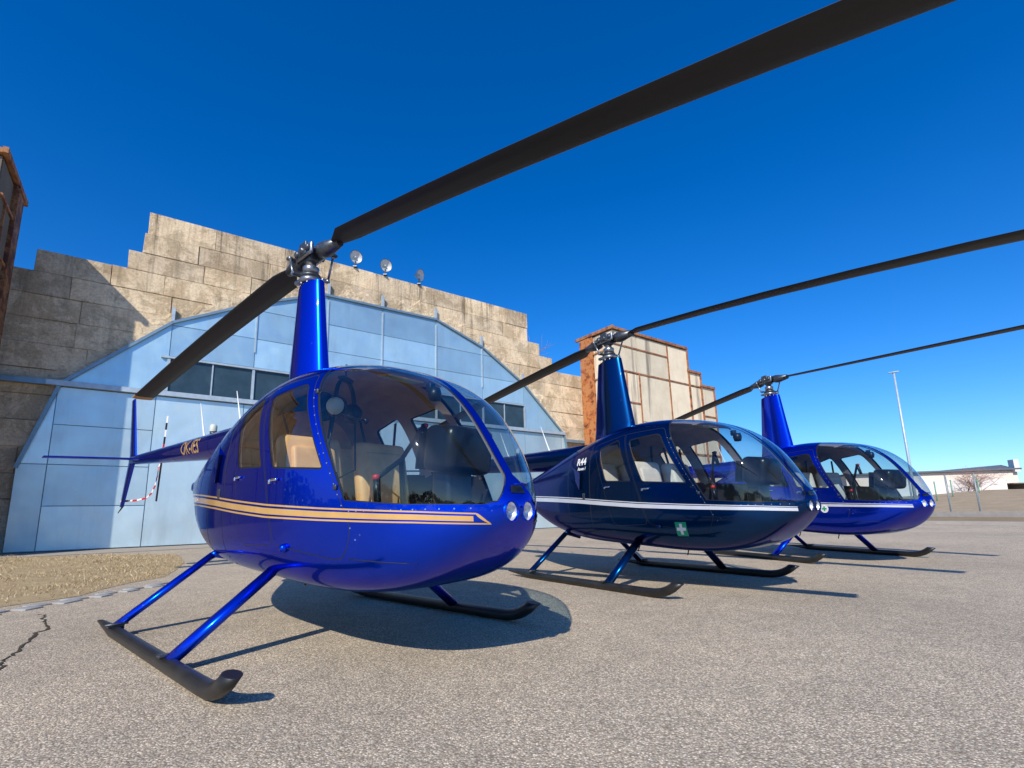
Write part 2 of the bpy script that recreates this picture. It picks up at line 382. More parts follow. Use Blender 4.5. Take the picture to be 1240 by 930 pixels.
for k in range(15):
    L = left.get(k, -4.4); Rr = right.get(k, 21.2); s = L; first = True
    while s < Rr - .05:
        ln = random.choice([1.5, 2.4, 2.9, 3.4]) * random.uniform(.85, 1.1)
        if first: ln *= random.uniform(.5, 1); first = False
        e = min(s + ln, Rr)
        if Rr - e < .7: e = Rr
        # keep only what shows outside the door
        if not (cl[k + 1] < 7.0 and s > 1.5 and e < 14.5): addblock(s, e, cl[k], cl[k + 1], random.uniform(0, .045), random.random())
        s = e
nb = len(mb.f)
for k in range(15):
    L = left.get(k, -4.4) + .05; Rr = right.get(k, 21.2) - .05
    mb.add([(L, .05, cl[k]), (Rr, .05, cl[k]), (Rr, .05, cl[k + 1] - .03), (L, .05, cl[k + 1] - .03), (L, .6, cl[k]), (Rr, .6, cl[k]), (Rr, .6, cl[k + 1] - .03), (L, .6, cl[k + 1] - .03)],
           [(0, 1, 2, 3), (0, 3, 7, 4), (1, 5, 6, 2), (3, 2, 6, 7), (5, 4, 7, 6)], 1); tones.extend([.5] * 5)
# broken rubble mortar round the door arch
def off_out(d): 
    c = Vector((8.0, 4.0)); r = []
    for x, z in OUT: v = Vector((x, z)) - c; r.append(c + v * (1 + d / v.length))
    return r
ring = []
for i in range(2, len(OUT) - 3):
    a, b = Vector(OUT[i]), Vector(OUT[i + 1]); n = max(2, int((b - a).length / .14))
    for k in range(n): ring.append(a.lerp(b, k / n))
vs = []; K = 8
for i, p in enumerate(ring):
    c = (p - Vector((8, 3))).normalized(); wd = .75 + .3 * math.sin(i * .35) + .25 * math.sin(i * 1.13 + 1) + random.uniform(-.12, .12)
    for k in range(K): 
        t_ = k / (K - 1); pp = p + c * (wd * t_ * .8 - .1)
        vs.append((pp.x + random.gauss(0, .012), -.035 - .012 * math.sin(i * .9 + k * 1.7) - random.random() * .012 + (.06 if k == K - 1 else 0), pp.y + random.gauss(0, .012)))
n0 = len(mb.f)
mb.add(vs, [(i * K + k, i * K + k + 1, (i + 1) * K + k + 1, (i + 1) * K + k) for i in range(len(ring) - 1) for k in range(K - 1)], 2); tones.extend([random.random() for _ in range(len(mb.f) - n0)])
wall = mb.build('wall', [M['block'], M['mortar'], M['block']], hangar)
at = wall.data.attributes.new('tone', 'FLOAT', 'FACE'); at.data.foreach_set('value', tones)
# door
def doormat(name, col, seed):
    m, nt, bs = newmat(name); co = coords(nt)
    at = nd(nt, 'ShaderNodeAttribute'); at.attribute_name = 'tone'
    c = ramp(nt, noise(nt, co, .45, 5, .6), [(.3, tuple(x * .86 for x in col)), (.7, tuple(min(1, x * 1.1) for x in col))])
    c = mix(nt, 1, c, ramp(nt, at.outputs['Fac'], [(0, (.72, .76, .79)), (1, (1.12, 1.11, 1.08))]), 'MULTIPLY')
    d = ramp(nt, noise(nt, coords(nt, (1.5, 1, .2)), 1.6, 7, .7), [(.5, (0, 0, 0)), (.85, (.3, .3, .3))])
    c = mix(nt, d, c, (.30, .30, .27))
    nt.links.new(c, bs.inputs['Base Color']); bs.inputs['Metallic'].default_value = .55; bs.inputs['Roughness'].default_value = .38
    rr = ramp(nt, noise(nt, co, 2.2, 6, .65), [(.3, (.3,) * 3), (.75, (.5,) * 3)]); nt.links.new(rr, bs.inputs['Roughness'])
    bump(nt, bs, noise(nt, coords(nt, (1, 1, .8)), .5, 2, .4, .6), .35, .2)
    return m
M['sheet_hi'] = doormat('blue_sheet_metal', (.50, .72, .82), 1)
M['sheet_lo'] = doormat('galvanised_sheet_metal', (.66, .80, .83), 2)
M['trim'] = plain('grey_blue_steel_trim', (.20, .30, .38), .45, .4)
M['trim_lt'] = plain('pale_steel_trim', (.42, .50, .56), .5, .3)
M['trim_pale'] = plain('pale_blue_trim', (.55, .66, .75), .6)
M['pane'] = plain('dusty_dark_window', (.035, .06, .075), .12, 0.0, var=.3, scale=1.5)
def clip(poly, a, b):       # keep the side left of a->b
    r = []
    for i in range(len(poly)):
        p, q = poly[i], poly[(i + 1) % len(poly)]
        dp = (b[0] - a[0]) * (p[1] - a[1]) - (b[1] - a[1]) * (p[0] - a[0]); dq = (b[0] - a[0]) * (q[1] - a[1]) - (b[1] - a[1]) * (q[0] - a[0])
        if dp >= 0: r.append(p)
        if (dp >= 0) != (dq >= 0): t_ = dp / (dp - dq); r.append((p[0] + t_ * (q[0] - p[0]), p[1] + t_ * (q[1] - p[1])))
    return r
HULL = [(x, z) for x, z in OUT][::-1]   # ccw
def clip_door(poly):
    for i in range(len(HULL)): 
        if len(poly) < 3: return []
        poly = clip(poly, HULL[i], HULL[(i + 1) % len(HULL)])
    return poly
def area(p): return .5 * sum(p[i][0] * p[(i + 1) % len(p)][1] - p[(i + 1) % len(p)][0] * p[i][1] for i in range(len(p)))
if area(HULL) < 0: HULL = HULL[::-1]
VS = [-3.2, -2.42, .08, 2.75, 5.4, 8.05, 10.73, 13.3, 15.95, 18.5, 19.3]; VU = [-3.2, .33, 2.99, 5.65, 8.05, 10.73, 13.34, 15.95, 19.3]
sheets = []
for i in range(len(VS) - 1):
    hz = [.03, 1.33, 2.57, 3.79, 4.97] if i in (1, 8) else ([.03, 2.57, 4.97] if i in (0, 9) else [.03, 4.97])
    for k in range(len(hz) - 1): sheets.append((VS[i], VS[i + 1], hz[k], hz[k + 1], 1))
for i in range(len(VU) - 1):
    hz = [6.42, 7.55, 8.7, 10.1] if 0 < i < 7 else [5.17, 10.1]
    for k in range(len(hz) - 1): sheets.append((VU[i], VU[i + 1], hz[k], hz[k + 1], 0))
mb = MB(); tn = []
for s0, s1, z0, z1, mi in sheets:
    gp = .012; p = clip_door([(s0 + gp, z0 + gp), (s1 - gp, z0 + gp), (s1 - gp, z1 - gp), (s0 + gp, z1 - gp)])
    if len(p) < 3 or area(p) < .02: continue
    tx, tz = random.gauss(0, .0035), random.gauss(0, .0035); cx = sum(q[0] for q in p) / len(p); cz = sum(q[1] for q in p) / len(p)
    y = lambda q: -.17 + (q[0] - cx) * tx + (q[1] - cz) * tz
    n = len(p); t_ = random.random(); n0 = len(mb.f)
    mb.add([(q[0], y(q), q[1]) for q in p] + [(q[0], -.12, q[1]) for q in p], [tuple(range(n))] + [(k, k + n, (k + 1) % n + n, (k + 1) % n) for k in range(n)], mi); tn.extend([t_] * (len(mb.f) - n0))
door = panel = mb.build('door', [M['sheet_hi'], M['sheet_lo']], hangar)
at = panel.data.attributes.new('tone', 'FLOAT', 'FACE'); at.data.foreach_set('value', tn)
mb = MB()
for z0, z1, mi in ((.02, 5.05, 0), (5.05, 11, 1)):
    p = clip_door([(-4, z0), (20, z0), (20, z1), (-4, z1)]); mb.add([(q[0], -.13, q[1]) for q in p], [tuple(range(len(p)))], mi)
mb.build('backing', [M['trim'], M['trim_pale']], door, False)
# door frame members
mb = MB()
for i in range(1, len(OUT) - 2):
    a, b = OUT[i], OUT[i + 1]; d = Vector((b[0] - a[0], 0, b[1] - a[1])); L_ = d.length; ang = math.atan2(d.z, d.x)
    mb.box(((a[0] + b[0]) / 2, -.16, (a[1] + b[1]) / 2), (L_ + .03, .2, .09), 0, Matrix.Rotation(-ang, 3, 'Y'))
mb.box((8.0, -.235, 5.07), (27.6 - 6.2, .15, .16), 1); mb.box((8.0, -.215, 6.36), (15.8, .1, .07), 1)
mb.box((-3.6, -.12, 5.07), (2.0, .24, .15), 0); mb.box((19.55, -.12, 4.7), (1.6, .24, .15), 0)
for s in VU[1:-1]:
    mb.box((s, -.20, 5.75), (.09, .08, 1.15), 1)
    if s > .5 and s < 15.5:
        mb.box((s, -.19, 8.1), (.045, .05, 3.3 if 5 < s < 11 else (2.2 if s < 14 else 1.2)), 1)
    zt = {.33: 7.6, 2.99: 9.0, 5.65: 9.97, 8.05: 9.98, 10.73: 10.0, 13.34: 9.1, 15.95: 7.5}[s]
    mb.box((s, -.13, zt + .28), (.10, .14, .62), 1)
mb.build('door_frame', [M['trim'], M['trim_lt']], door)
for i in range(1, 7):
    a, b = VU[i] + .045, VU[i + 1] - .045; m_ = (a + b) / 2
    for u0, u1 in ((a, m_ - .02), (m_ + .02, b)):
        f = MB(); f.box(((u0 + u1) / 2, -.165, 5.74), (u1 - u0, .03, 1.16)); f.build('window', M['pane'], door)
    f = MB(); f.box((m_, -.19, 5.74), (.045, .06, 1.16)); f.build('mullion', M['trim_lt'], door)

# flood lamps on the wall top
def lampobj(s, lean, lab, aim):
    p = fw(s, .05, 11.66); t = empty('flood_lamp', lab, 'flood lamp', p, 0, 'flood lamps on the hangar wall')
    f = MB(); f.tube([(0, 0, -.03), (0, 0, .28)], .03, 8); f.box((0, 0, .0), (.16, .16, .04)); f.build('bracket', M['dark_steel'], t)
    d = (Fn * math.cos(aim) + Ft * math.sin(aim) + Vector((0, 0, -.22))).normalized()
    q = d.to_track_quat('Z', 'Y').to_matrix().to_4x4(); T = Matrix.Translation((0, 0, .45)) @ q
    f = MB(); f.lathe([(.0, -.22), (.08, -.22), (.1, -.16), (.17, -.05), (.27, .04), (.29, .06), (.29, .09)], 28, 0, T); f.build('housing', M['steel'], t)
    f = MB(); f.lathe([(.275, .085), (.22, .03), (.12, -.04), (.0, -.07)], 28, 0, T); f.lathe([(.0, .05), (.045, .04), (.05, .0), (.05, -.06)], 14, 1, T); f.build('reflector', [plain('dull_reflector', (.72, .72, .70), .5, .15), M['cream']], t)
    f = MB(); f.lathe([(.285, .088), (.15, .1), (.0, .103)], 28, 0, T); f.build('lens', M['lens'], t)
    return t
lampobj(6.77, 0, 'round silver flood lamp nearest the rotor blade on the hangar wall top', R(4))
lampobj(8.17, 0, 'middle one of three round silver flood lamps on the hangar wall top', R(2))
lampobj(9.88, 0, 'round flood lamp farthest right of three, turned aside on the hangar wall top', R(28))

# stepped concrete pockets with rusty frames
def rustmat(name, a, b):
    m, nt, bs = newmat(name); co = coords(nt)
    c = ramp(nt, noise(nt, co, 2.2, 9, .72, .4), [(.36, (.07, .035, .022)), (.44, a), (.50, b), (.56, (.40, .20, .08)), (.60, b), (.68, (.09, .045, .03))])
    nt.links.new(c, bs.inputs['Base Color']); bs.inputs['Roughness'].default_value = .85; bump(nt, bs, noise(nt, co, 30, 5), .4, .01); return m
M['rust'] = rustmat('orange_rust', (.30, .085, .025), (.50, .175, .05))
M['rust_dk'] = rustmat('brown_rust', (.22, .085, .04), (.32, .13, .06))
def panelmat():
    m, nt, bs = newmat('stained_pale_render'); co = coords(nt)
    c = ramp(nt, noise(nt, co, 1.0, 7, .65), [(.3, (.70, .58, .42)), (.7, (.84, .73, .55))])
    at = nd(nt, 'ShaderNodeAttribute'); at.attribute_name = 'tone'
    c = mix(nt, 1, c, ramp(nt, at.outputs['Fac'], [(0, (.80, .82, .82)), (1, (1.08, 1.07, 1.05))]), 'MULTIPLY')
    s_ = ramp(nt, noise(nt, coords(nt, (.9, 1, .05)), 1.2, 5, .65), [(.58, (0, 0, 0)), (.68, (.8, .8, .8))])
    c = mix(nt, s_, c, (.16, .135, .11))
    f = ramp(nt, noise(nt, coords(nt, (5, 5, .5)), 1.4, 6, .7), [(.55, (0, 0, 0)), (.8, (.5, .5, .5))]); c = mix(nt, f, c, (.40, .24, .13))
    nt.links.new(c, bs.inputs['Base Color']); bs.inputs['Roughness'].default_value = .9; bump(nt, bs, noise(nt, co, 12, 6), .35, .02); return m
M['render'] = panelmat()
M['render_shade'] = dirt('shade_darkened_render', (.13, .105, .08), (.24, .20, .155), 1.5, .3)  # darker copy of the render, the left pylon's shade put into its colour
M['rust_shade'] = rustmat('shade_darkened_rust', (.14, .05, .025), (.20, .075, .035))  # darker copy of the rust, shade painted in for the left pylon's column
def pocket(name, lab, mirror):
    """stepped box standing in front of the wall; local x away from the door, y away from camera"""
    t = empty(name, lab, 'concrete pylon', (0, 0, 0), 0)
    sg = -1 if mirror else 1; s0 = -3.9 if mirror else 20.33
    X = Ft * sg; Y = -Fn; B = fw(s0, 2.62, .15 if mirror else 0)
    t.matrix_world = Matrix(((X.x, Y.x, 0, B.x), (X.y, Y.y, 0, B.y), (0, 0, 1, 0), (0, 0, 0, 1)))
    zt = [(0, 6.9, 10.85), (6.9, 8.15, 9.4), (8.15, 9.6, 8.6)]
    cols = [0, 1.0, 2.1, 4.9, 6.9, 8.15, 9.6]; D = 2.6
    f = MB(); tn = []
    for x0, x1, z in zt:    # core
        f.box(((x0 + x1) / 2, .06 + (D - .3) / 2, (z - .2) / 2), (x1 - x0 - .002, D - .3, z - .2)); tn += [.4] * 6
    def pan(x0, x1, z0, z1):
        f.box(((x0 + x1) / 2, .03, (z0 + z1) / 2), (x1 - x0 - .04, .05, z1 - z0 - .04)); tn.extend([random.random()] * 6)
    for x0, x1, zs in [(0, 1.0, [0, 2, 4.2, 6.3, 8.4, 10.7]), (1.0, 2.1, [0, 2, 4.2, 6.7, 8.4, 9.9, 10.7]), (2.1, 4.9, [0, 3, 5.7, 8.45, 9.9, 10.7]), (4.9, 6.9, [0, 4, 8.45, 10.7]), (6.9, 8.15, [0, 4, 8.4, 9.3]), (8.15, 9.6, [0, 4, 6.6, 8.5])]:
        for k in range(len(zs) - 1): pan(x0, x1, zs[k], zs[k + 1])
    # side facing the door
    zs = [0, 1.7, 3.3, 4.95, 6.5, 8.1, 9.6]
    for k in range(6):
        for y0, y1 in ((.06, .5), (.5, 1.32)):
            f.box((-.03, (y0 + y1) / 2, (zs[k] + zs[k + 1]) / 2), (.05, y1 - y0 - .04, zs[k + 1] - zs[k] - .05)); tn.extend([random.random()] * 6)
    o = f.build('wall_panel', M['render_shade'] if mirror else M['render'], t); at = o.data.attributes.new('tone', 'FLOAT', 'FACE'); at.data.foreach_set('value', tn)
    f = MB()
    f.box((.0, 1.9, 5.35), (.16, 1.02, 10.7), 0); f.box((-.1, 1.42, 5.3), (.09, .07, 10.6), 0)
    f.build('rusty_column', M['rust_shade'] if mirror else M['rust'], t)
    f = MB(); e = .035
    for x0, x1, z in zt: f.box(((x0 + x1) / 2 - .0, 1.2, z - .04), (x1 - x0 + .12, 2.62, .14))
    f.box((-.06, 1.25, 10.8), (.12, 2.9, .17))
    for x, z in ((6.92, 10.7), (8.17, 9.3), (9.58, 8.5), (-.02, 9.6)): f.box((x, -.03, z / 2), (.09, .1, z))
    for x, z0, z1 in ((4.9, 0, 10.7), (2.1, 0, 8.45), (1.0, 0, 8.45), (6.9, 0, 8.4), (8.15, 0, 8.4)): f.box((x, -.01, (z0 + z1) / 2), (.075, .08, z1 - z0))
    for x0, x1, z in ((0, 8.2, 8.45), (0, 4.9, 9.9), (1, 2.1, 6.7), (8.15, 9.6, 6.6), (0, 9.6, 4.1)): f.box(((x0 + x1) / 2, -.005, z), (x1 - x0, .07, .08))
    for z in zs[1:]: f.box((-.075, .72, z), (.07, 1.4, .08))
    f.box((-.08, .5, 4.8), (.06, .06, 9.6))
    f.build('rusty_frame', M['rust_dk'], t)
    return t
pocket('concrete_pylon', 'sunlit stepped concrete pylon with rusty orange column right of the hangar door', False)
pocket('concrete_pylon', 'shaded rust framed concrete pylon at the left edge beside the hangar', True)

# bare trees
M['twig'] = plain('reddish_twig', (.32, .19, .15), .8)
def bare(name, lab, base, h, spread, seed, n=6, rad=.12, bush=False):
    rd = random.Random(seed); t = empty(name, lab, 'tree', base)
    tr = MB(); cr = MB()
    def grow(p, d, l, r, lev):
        pts = [p]; q = p.copy(); dd = d.copy()
        for k in range(4):
            dd = (dd + Vector((rd.gauss(0, .16), rd.gauss(0, .16), rd.gauss(.03, .1)))).normalized(); q = q + dd * (l / 4); pts.append(q.copy())
        (tr if lev == 0 else cr).tube(pts, [r * (1 - .55 * k / 4) for k in range(5)], 4 if lev > 1 else 7, 0, False)
        if lev >= 4: return
        for k in range(rd.randint(4, 6)):
            i = rd.randint(1, 4) if lev else rd.randint(2, 4)
            nd_ = (dd * .6 + Vector((rd.uniform(-1, 1) * spread, rd.uniform(-1, 1) * spread, rd.uniform(-.15, .7)))).normalized()
            grow(pts[i], nd_, l * rd.uniform(.5, .78), r * .5, lev + 1)
    if bush:
        for k in range(n): grow(Vector((rd.uniform(-.5, .5), rd.uniform(-.5, .5), 0)), Vector((rd.uniform(-1, 1), rd.uniform(-1, 1), 1.0)).normalized(), h * .4, rad, 1)
    else: grow(Vector((0, 0, 0)), Vector((0, 0, 1)), h * .45, rad, 0)
    if tr.v: tr.build('trunk', M['twig'], t, False)
    cr.build('crown', M['twig'], t, False); return t
b = fw(18.9, -5, 0); bare('bare_tree', 'leafless purplish tree showing above the hangar wall beside the rusty column', b, 13.0, 1.0, 5, rad=.16); b = fw(17.6, -6, 0); bare('bare_tree', 'leafless tree showing just above the stepped right end of the hangar wall', b, 13.8, 1.0, 9, rad=.15)

# far right: boundary wall, buildings, fence posts, lamp post
def ray_xy(tx, Y): return Vector((tx * Y, Y, 0))
M['white_wall'] = dirt('whitewash', (.66, .62, .58), (.82, .78, .74), .5, .1)
M['pink_wall'] = dirt('pinkish_render', (.70, .58, .49), (.82, .71, .62), .4, .1)
M['roof'] = plain('grey_roofing', (.10, .12, .15), .7)
def wall_run(mb, a, b, z0, z1, th, mi=0):
    d = (b - a); L_ = d.length; c = (a + b) / 2; mb.box((c.x, c.y, (z0 + z1) / 2), (L_, th, z1 - z0), mi, Matrix.Rotation(math.atan2(d.y, d.x), 3, 'Z'))
t = empty('low_building', 'long low pinkish building with dark sloping roof behind the white wall', 'building')
f = MB(); A, B_ = ray_xy(.70, 66), ray_xy(1.045, 61); D_ = (B_ - A).normalized(); Q = Vector((-D_.y, D_.x, 0))
if Q.y < 0: Q = -Q
c0 = (A + B_) / 2 + Q * 5
f.box((c0.x, c0.y, 3.1), ((B_ - A).length, 10, 3.2), 0, Matrix.Rotation(math.atan2(D_.y, D_.x), 3, 'Z')); f.build('wall', M['pink_wall'], t)
f = MB(); c1 = c0 - Q * .2; f.box((c1.x, c1.y, 4.82), ((B_ - A).length + .5, 10.6, .2), 0, Matrix.Rotation(math.atan2(D_.y, D_.x), 3, 'Z'))
e0, e1 = A.lerp(B_, .62), A.lerp(B_, .985)
f.add([e0 + Vector((0, 0, 4.93)), e1 + Vector((0, 0, 4.93)), e1 + Vector((0, 0, 5.5)) + Q * 2, e0 + Q * 2 + Vector((0, 0, 5.05)), e1 + Q * 6 + Vector((0, 0, 4.93)), e0 + Q * 6 + Vector((0, 0, 4.93))], [(0, 1, 2, 3), (3, 2, 4, 5), (1, 4, 2)], 0)
f.build('roof', M['roof'], t)
f = MB(); e2 = A.lerp(B_, .99); f.box((e2.x, e2.y, 5.2), (.5, 1.0, 1.5), 0, Matrix.Rotation(math.atan2(D_.y, D_.x), 3, 'Z')); f.build('parapet', M['white_wall'], t)
f = MB(); wall_run(f, ray_xy(.78, 57.5), ray_xy(1.018, 55.5), 1.3, 3.35, .25); o = f.build('boundary_wall', M['white_wall']); tag(o, 'bright white boundary wall on top of the brown bank', 'wall')
f = MB(); wall_run(f, ray_xy(1.035, 60), ray_xy(1.2, 58), 1.6, 2.9, 3); 
f.box((ray_xy(1.11, 59).x, 59, 2.95), (10.5, 4, .12), 0, Matrix.Rotation(-.2, 3, 'Z')); o = f.build('low_shed', plain('dark_shed_boards', (.12, .10, .085), .8)); tag(o, 'low dark shed at the right end of the white wall', 'shed')
bp = ray_xy(.95, 54.5); bare('bare_bush', 'leafless reddish bush climbing over the white wall top', bp + Vector((0, 0, 1.7)), 4.6, 1.6, 11, 9, .04, True)
M['post'] = plain('grey_green_post', (.28, .33, .34), .5, .3); M['green_post'] = plain('green_post', (.12, .30, .20), .5)
for tx, Y in ((.8985, 31.33), (.9565, 30.2), (1.12, 28.4), (.825, 32.8)):
    p = ray_xy(tx, Y); f = MB(); f.tube([(0, 0, 0), (0, 0, 2.6)], .045, 10); f.tube([(0, 0, 2.6), (0, 0, 2.63)], [.065, .02], 10); f.box((0, 0, .02), (.2, .2, .04)); f.box((0, -.05, 1.3), (.03, .03, 2.3))
    o = f.build('fence_post', M['post']); o.location = p
    tag(o, 'tall grey fence post standing at the low kerb wall before the bank', 'fence post', 'grey fence posts before the bank')
for tx, Y, z in ((.875, 47, .75), (.908, 50, 1.0), (.962, 51, 1.1)):
    p = ray_xy(tx, Y); f = MB(); f.tube([(0, 0, 0), (0, 0, 2.1)], .05, 8); f.tube([(0, 0, 2.1), (0, 0, 2.14)], [.075, .02], 8)
    o = f.build('fence_post', M['green_post']); o.location = p + Vector((0, 0, z)); tag(o, 'green fence post on the bank in front of the white wall', 'fence post', 'green fence posts on the bank')
t = empty('lamp_post', 'tall thin grey lamp post with small flat head behind the farthest helicopter', 'lamp post', ray_xy(.8322, 35))
f = MB(); f.tube([(0, 0, 0), (0, 0, 4), (0, 0, 10.3)], [.11, .09, .06], 12); f.box((0, 0, .3), (.26, .26, .6), 0, None, .02); f.build('pole', M['trim_lt'], t)
f = MB(); f.box((0, 0, 10.35), (.62, .20, .07), 0, Matrix.Rotation(R(-38), 3, 'Z'), .03); f.box((0, 0, 10.28), (.12, .12, .08)); f.build('lamp_head', M['trim_lt'], t)
# far wood behind the viewpoint (it shows only as the dark horizon mirrored in paint and glass)
mb = MB(); rw = random.Random(3)
for i in range(5200):
    a = rw.uniform(R(150), R(395)); d = rw.uniform(85, 120); top = 5.5 + 2.5 * math.sin(a * 9) + 1.6 * math.sin(a * 23 + 1) + rw.uniform(-.8, .8)
    z = rw.uniform(.2, 1) ** .7 * top; p = Vector((d * math.cos(a), d * math.sin(a), z)); r = rw.uniform(.6, 1.5)
    if p.x > 15 and p.y > -20: continue
    u = Vector((rw.gauss(0, 1), rw.gauss(0, 1), rw.gauss(0, 1))).normalized(); v = u.orthogonal().normalized(); w_ = u.cross(v)
    mb.add([p + v * r, p + w_ * r * .8, p - v * r, p - w_ * r * .8], [(0, 1, 2, 3)], i % 2)
o = mb.build('far_wood', [plain('dark_wood_foliage', (.05, .06, .03), .9), plain('brown_wood_foliage', (.09, .07, .045), .9)], None, False); o['kind'] = 'stuff'
tag(o, 'far-off dark wood on the horizon mirrored in the canopies', 'wood')

# ------------------------------------------------------------------ helicopters
KS = np.array([0, .4, .65, .9, 1.15, 1.4, 1.65, 1.9, 2.1])
ZT = np.array([.87, 1.164, 1.513, 1.766, 1.887, 1.905, 1.75, 1.507, 1.278])
ZB = np.array([.87, .675, .501, .404, .391, .423, .472, .706, 1.13])
WW = np.array([0, .325, .505, .598, .662, .668, .606, .445, .25])
XN, ZN = 2.453, .87
def _m(xs, ys):
    n = len(xs); h = np.diff(xs); A = np.eye(n); b = np.zeros(n)
    for i in range(1, n - 1):
        A[i, i - 1] = h[i - 1]; A[i, i] = 2 * (h[i - 1] + h[i]); A[i, i + 1] = h[i]; b[i] = 6 * ((ys[i + 1] - ys[i]) / h[i] - (ys[i] - ys[i - 1]) / h[i - 1])
    return np.linalg.solve(A, b)
MT, MBt, MW = _m(KS, ZT), _m(KS, ZB), _m(KS, WW)
def spl(ys, Mm, q):
    n = len(KS); h = np.diff(KS); i = np.clip(np.searchsorted(KS, q) - 1, 0, n - 2); d0 = q - KS[i]; d1 = KS[i + 1] - q
    return (Mm[i] * d1 ** 3 + Mm[i + 1] * d0 ** 3) / (6 * h[i]) + (ys[i] / h[i] - Mm[i] * h[i] / 6) * d1 + (ys[i + 1] / h[i] - Mm[i + 1] * h[i] / 6) * d0
S_END = 2.17
def sec(s):
    s = np.asarray(s, float); sc_ = np.minimum(s, 2.1)
    zt = spl(ZT, MT, sc_); zb = spl(ZB, MBt, sc_); w_ = spl(WW, MW, sc_)
    zc = zb + (zt - zb) * .413; zc = np.where(s < .5, ZN + (zc - ZN) * (s / .5), zc)
    k = np.sqrt(np.clip(1 - ((s - 2.1) / (S_END - 2.1)) ** 2, 0, 1)); k = np.where(s > 2.1, k, 1.0)
    zt = zc + (zt - zc) * k; zb = zc + (zb - zc) * k; w_ = w_ * k
    return XN - s * s, zt, zb, w_, zc, np.interp(s, [0, .8, 1.6], [2.55, 3.3, 3.1]), 3.9
def SP(s, ph, side=-1):
    s = np.asarray(s, float); ph = np.asarray(ph, float)
    x, zt, zb, w_, zc, pu, pl = sec(s); c, sn = np.cos(ph), np.sin(ph)
    p = np.where(sn > 0, pu, pl); r = (np.abs(c) ** p + np.abs(sn) ** p) ** (-1 / p)
    return np.stack([x + 0 * ph, side * w_ * c * r, zc + np.where(sn > 0, zt - zc, zc - zb) * sn * r], -1)
def SN(s, ph, side=-1):
    s = np.clip(np.asarray(s, float), .02, S_END - .004); ph = np.clip(np.asarray(ph, float), -PI / 2 + .004, PI / 2 - .004); e = 2e-3
    a = SP(s + e, ph, side) - SP(s - e, ph, side); b = SP(s, ph + e, side) - SP(s, ph - e, side)
    n = np.cross(a, b); n /= np.linalg.norm(n, axis=-1)[..., None] + 1e-12
    P_ = SP(s, ph, side); x, zt, zb, w_, zc, _, _ = sec(s)
    ctr = np.stack([np.where(P_[..., 0] > 1.2, 1.2, np.minimum(P_[..., 0], 1.2)), 0 * x, zc], -1)
    sg = np.sign(((P_ - ctr) * n).sum(-1)); return n * sg[..., None]
def inv(x, z):
    s = np.sqrt(np.maximum(XN - np.asarray(x, float), 1e-6)); _, zt, zb, w_, zc, pu, pl = sec(s)
    up = z > zc; H = np.where(up, zt - zc, zc - zb); q = np.clip(np.abs(z - zc) / H, 0, .9999); p = np.where(up, pu, pl)
    yr = (1 - q ** p) ** (1 / p); return s, np.arctan2(np.where(up, q, -q), yr)
def inv_y(s, y):
    _, zt, zb, w_, zc, pu, pl = sec(s); yr = np.clip(y / np.maximum(w_, 1e-4), 0, 1); return np.arctan2((1 - yr ** pu) ** (1 / pu), yr)
def densify(pts, d, closed=True):
    r = []; n = len(pts)
    for i in range(n if closed else n - 1):
        a, b = np.array(pts[i]), np.array(pts[(i + 1) % n]); k = max(1, int(np.linalg.norm(b - a) / d))
        r += [tuple(a + (b - a) * j / k) for j in range(k)]
    return r
def rounded(pts, rad):
    r = []; n = len(pts)
    for i in range(n):
        p, a, b = np.array(pts[i]), np.array(pts[i - 1]), np.array(pts[(i + 1) % n]); rr = rad[i] if hasattr(rad, '__len__') else rad
        u = (a - p); lu = np.linalg.norm(u); v = (b - p); lv = np.linalg.norm(v); rr = min(rr, .45 * lu, .45 * lv); u /= lu; v /= lv
        for t_ in np.linspace(0, 1, 7): r.append(tuple((p + u * rr) * (1 - t_) ** 2 + 2 * p * t_ * (1 - t_) + (p + v * rr) * t_ ** 2))
    return r
def inset(pts, d):
    """shrink a closed outline by d (moves each vertex along its mean inward normal)"""
    n = len(pts); A = .5 * sum(pts[i][0] * pts[(i + 1) % n][1] - pts[(i + 1) % n][0] * pts[i][1] for i in range(n)); sg = 1 if A > 0 else -1
    r = []
    for i in range(n):
        a, b = np.array(pts[i - 1]), np.array(pts[(i + 1) % n]); t_ = b - a; t_ = t_ / (np.linalg.norm(t_) + 1e-9)
        r.append(tuple(np.array(pts[i]) + sg * d * np.array([-t_[1], t_[0]])))
    return r
def to_sp(pts): s, p = inv(np.array([q[0] for q in pts]), np.array([q[1] for q in pts])); return list(zip(s, p))
PS = .62     # phi scale so that the parameter plane is about isotropic
FW = rounded([(.755, 1.665), (1.18, 1.695), (1.52, 1.105), (.97, 1.15)], [.05, .07, .04, .04])
RW = rounded([(.27, 1.615), (.60, 1.695), (.825, 1.165), (.405, 1.19)], [.05, .05, .04, .05])
FD = rounded([(.685, 1.745), (1.21, 1.755), (1.66, .95), (1.77, .77), (1.68, .60), (1.02, .68), (.90, 1.08)], [.02, .05, .3, .1, .16, .06, .3])
RD = rounded([(.18, 1.665), (.675, 1.745), (.89, 1.08), (1.01, .68), (.50, .66), (.36, 1.15)], [.06, .02, .3, .06, .1, .3])
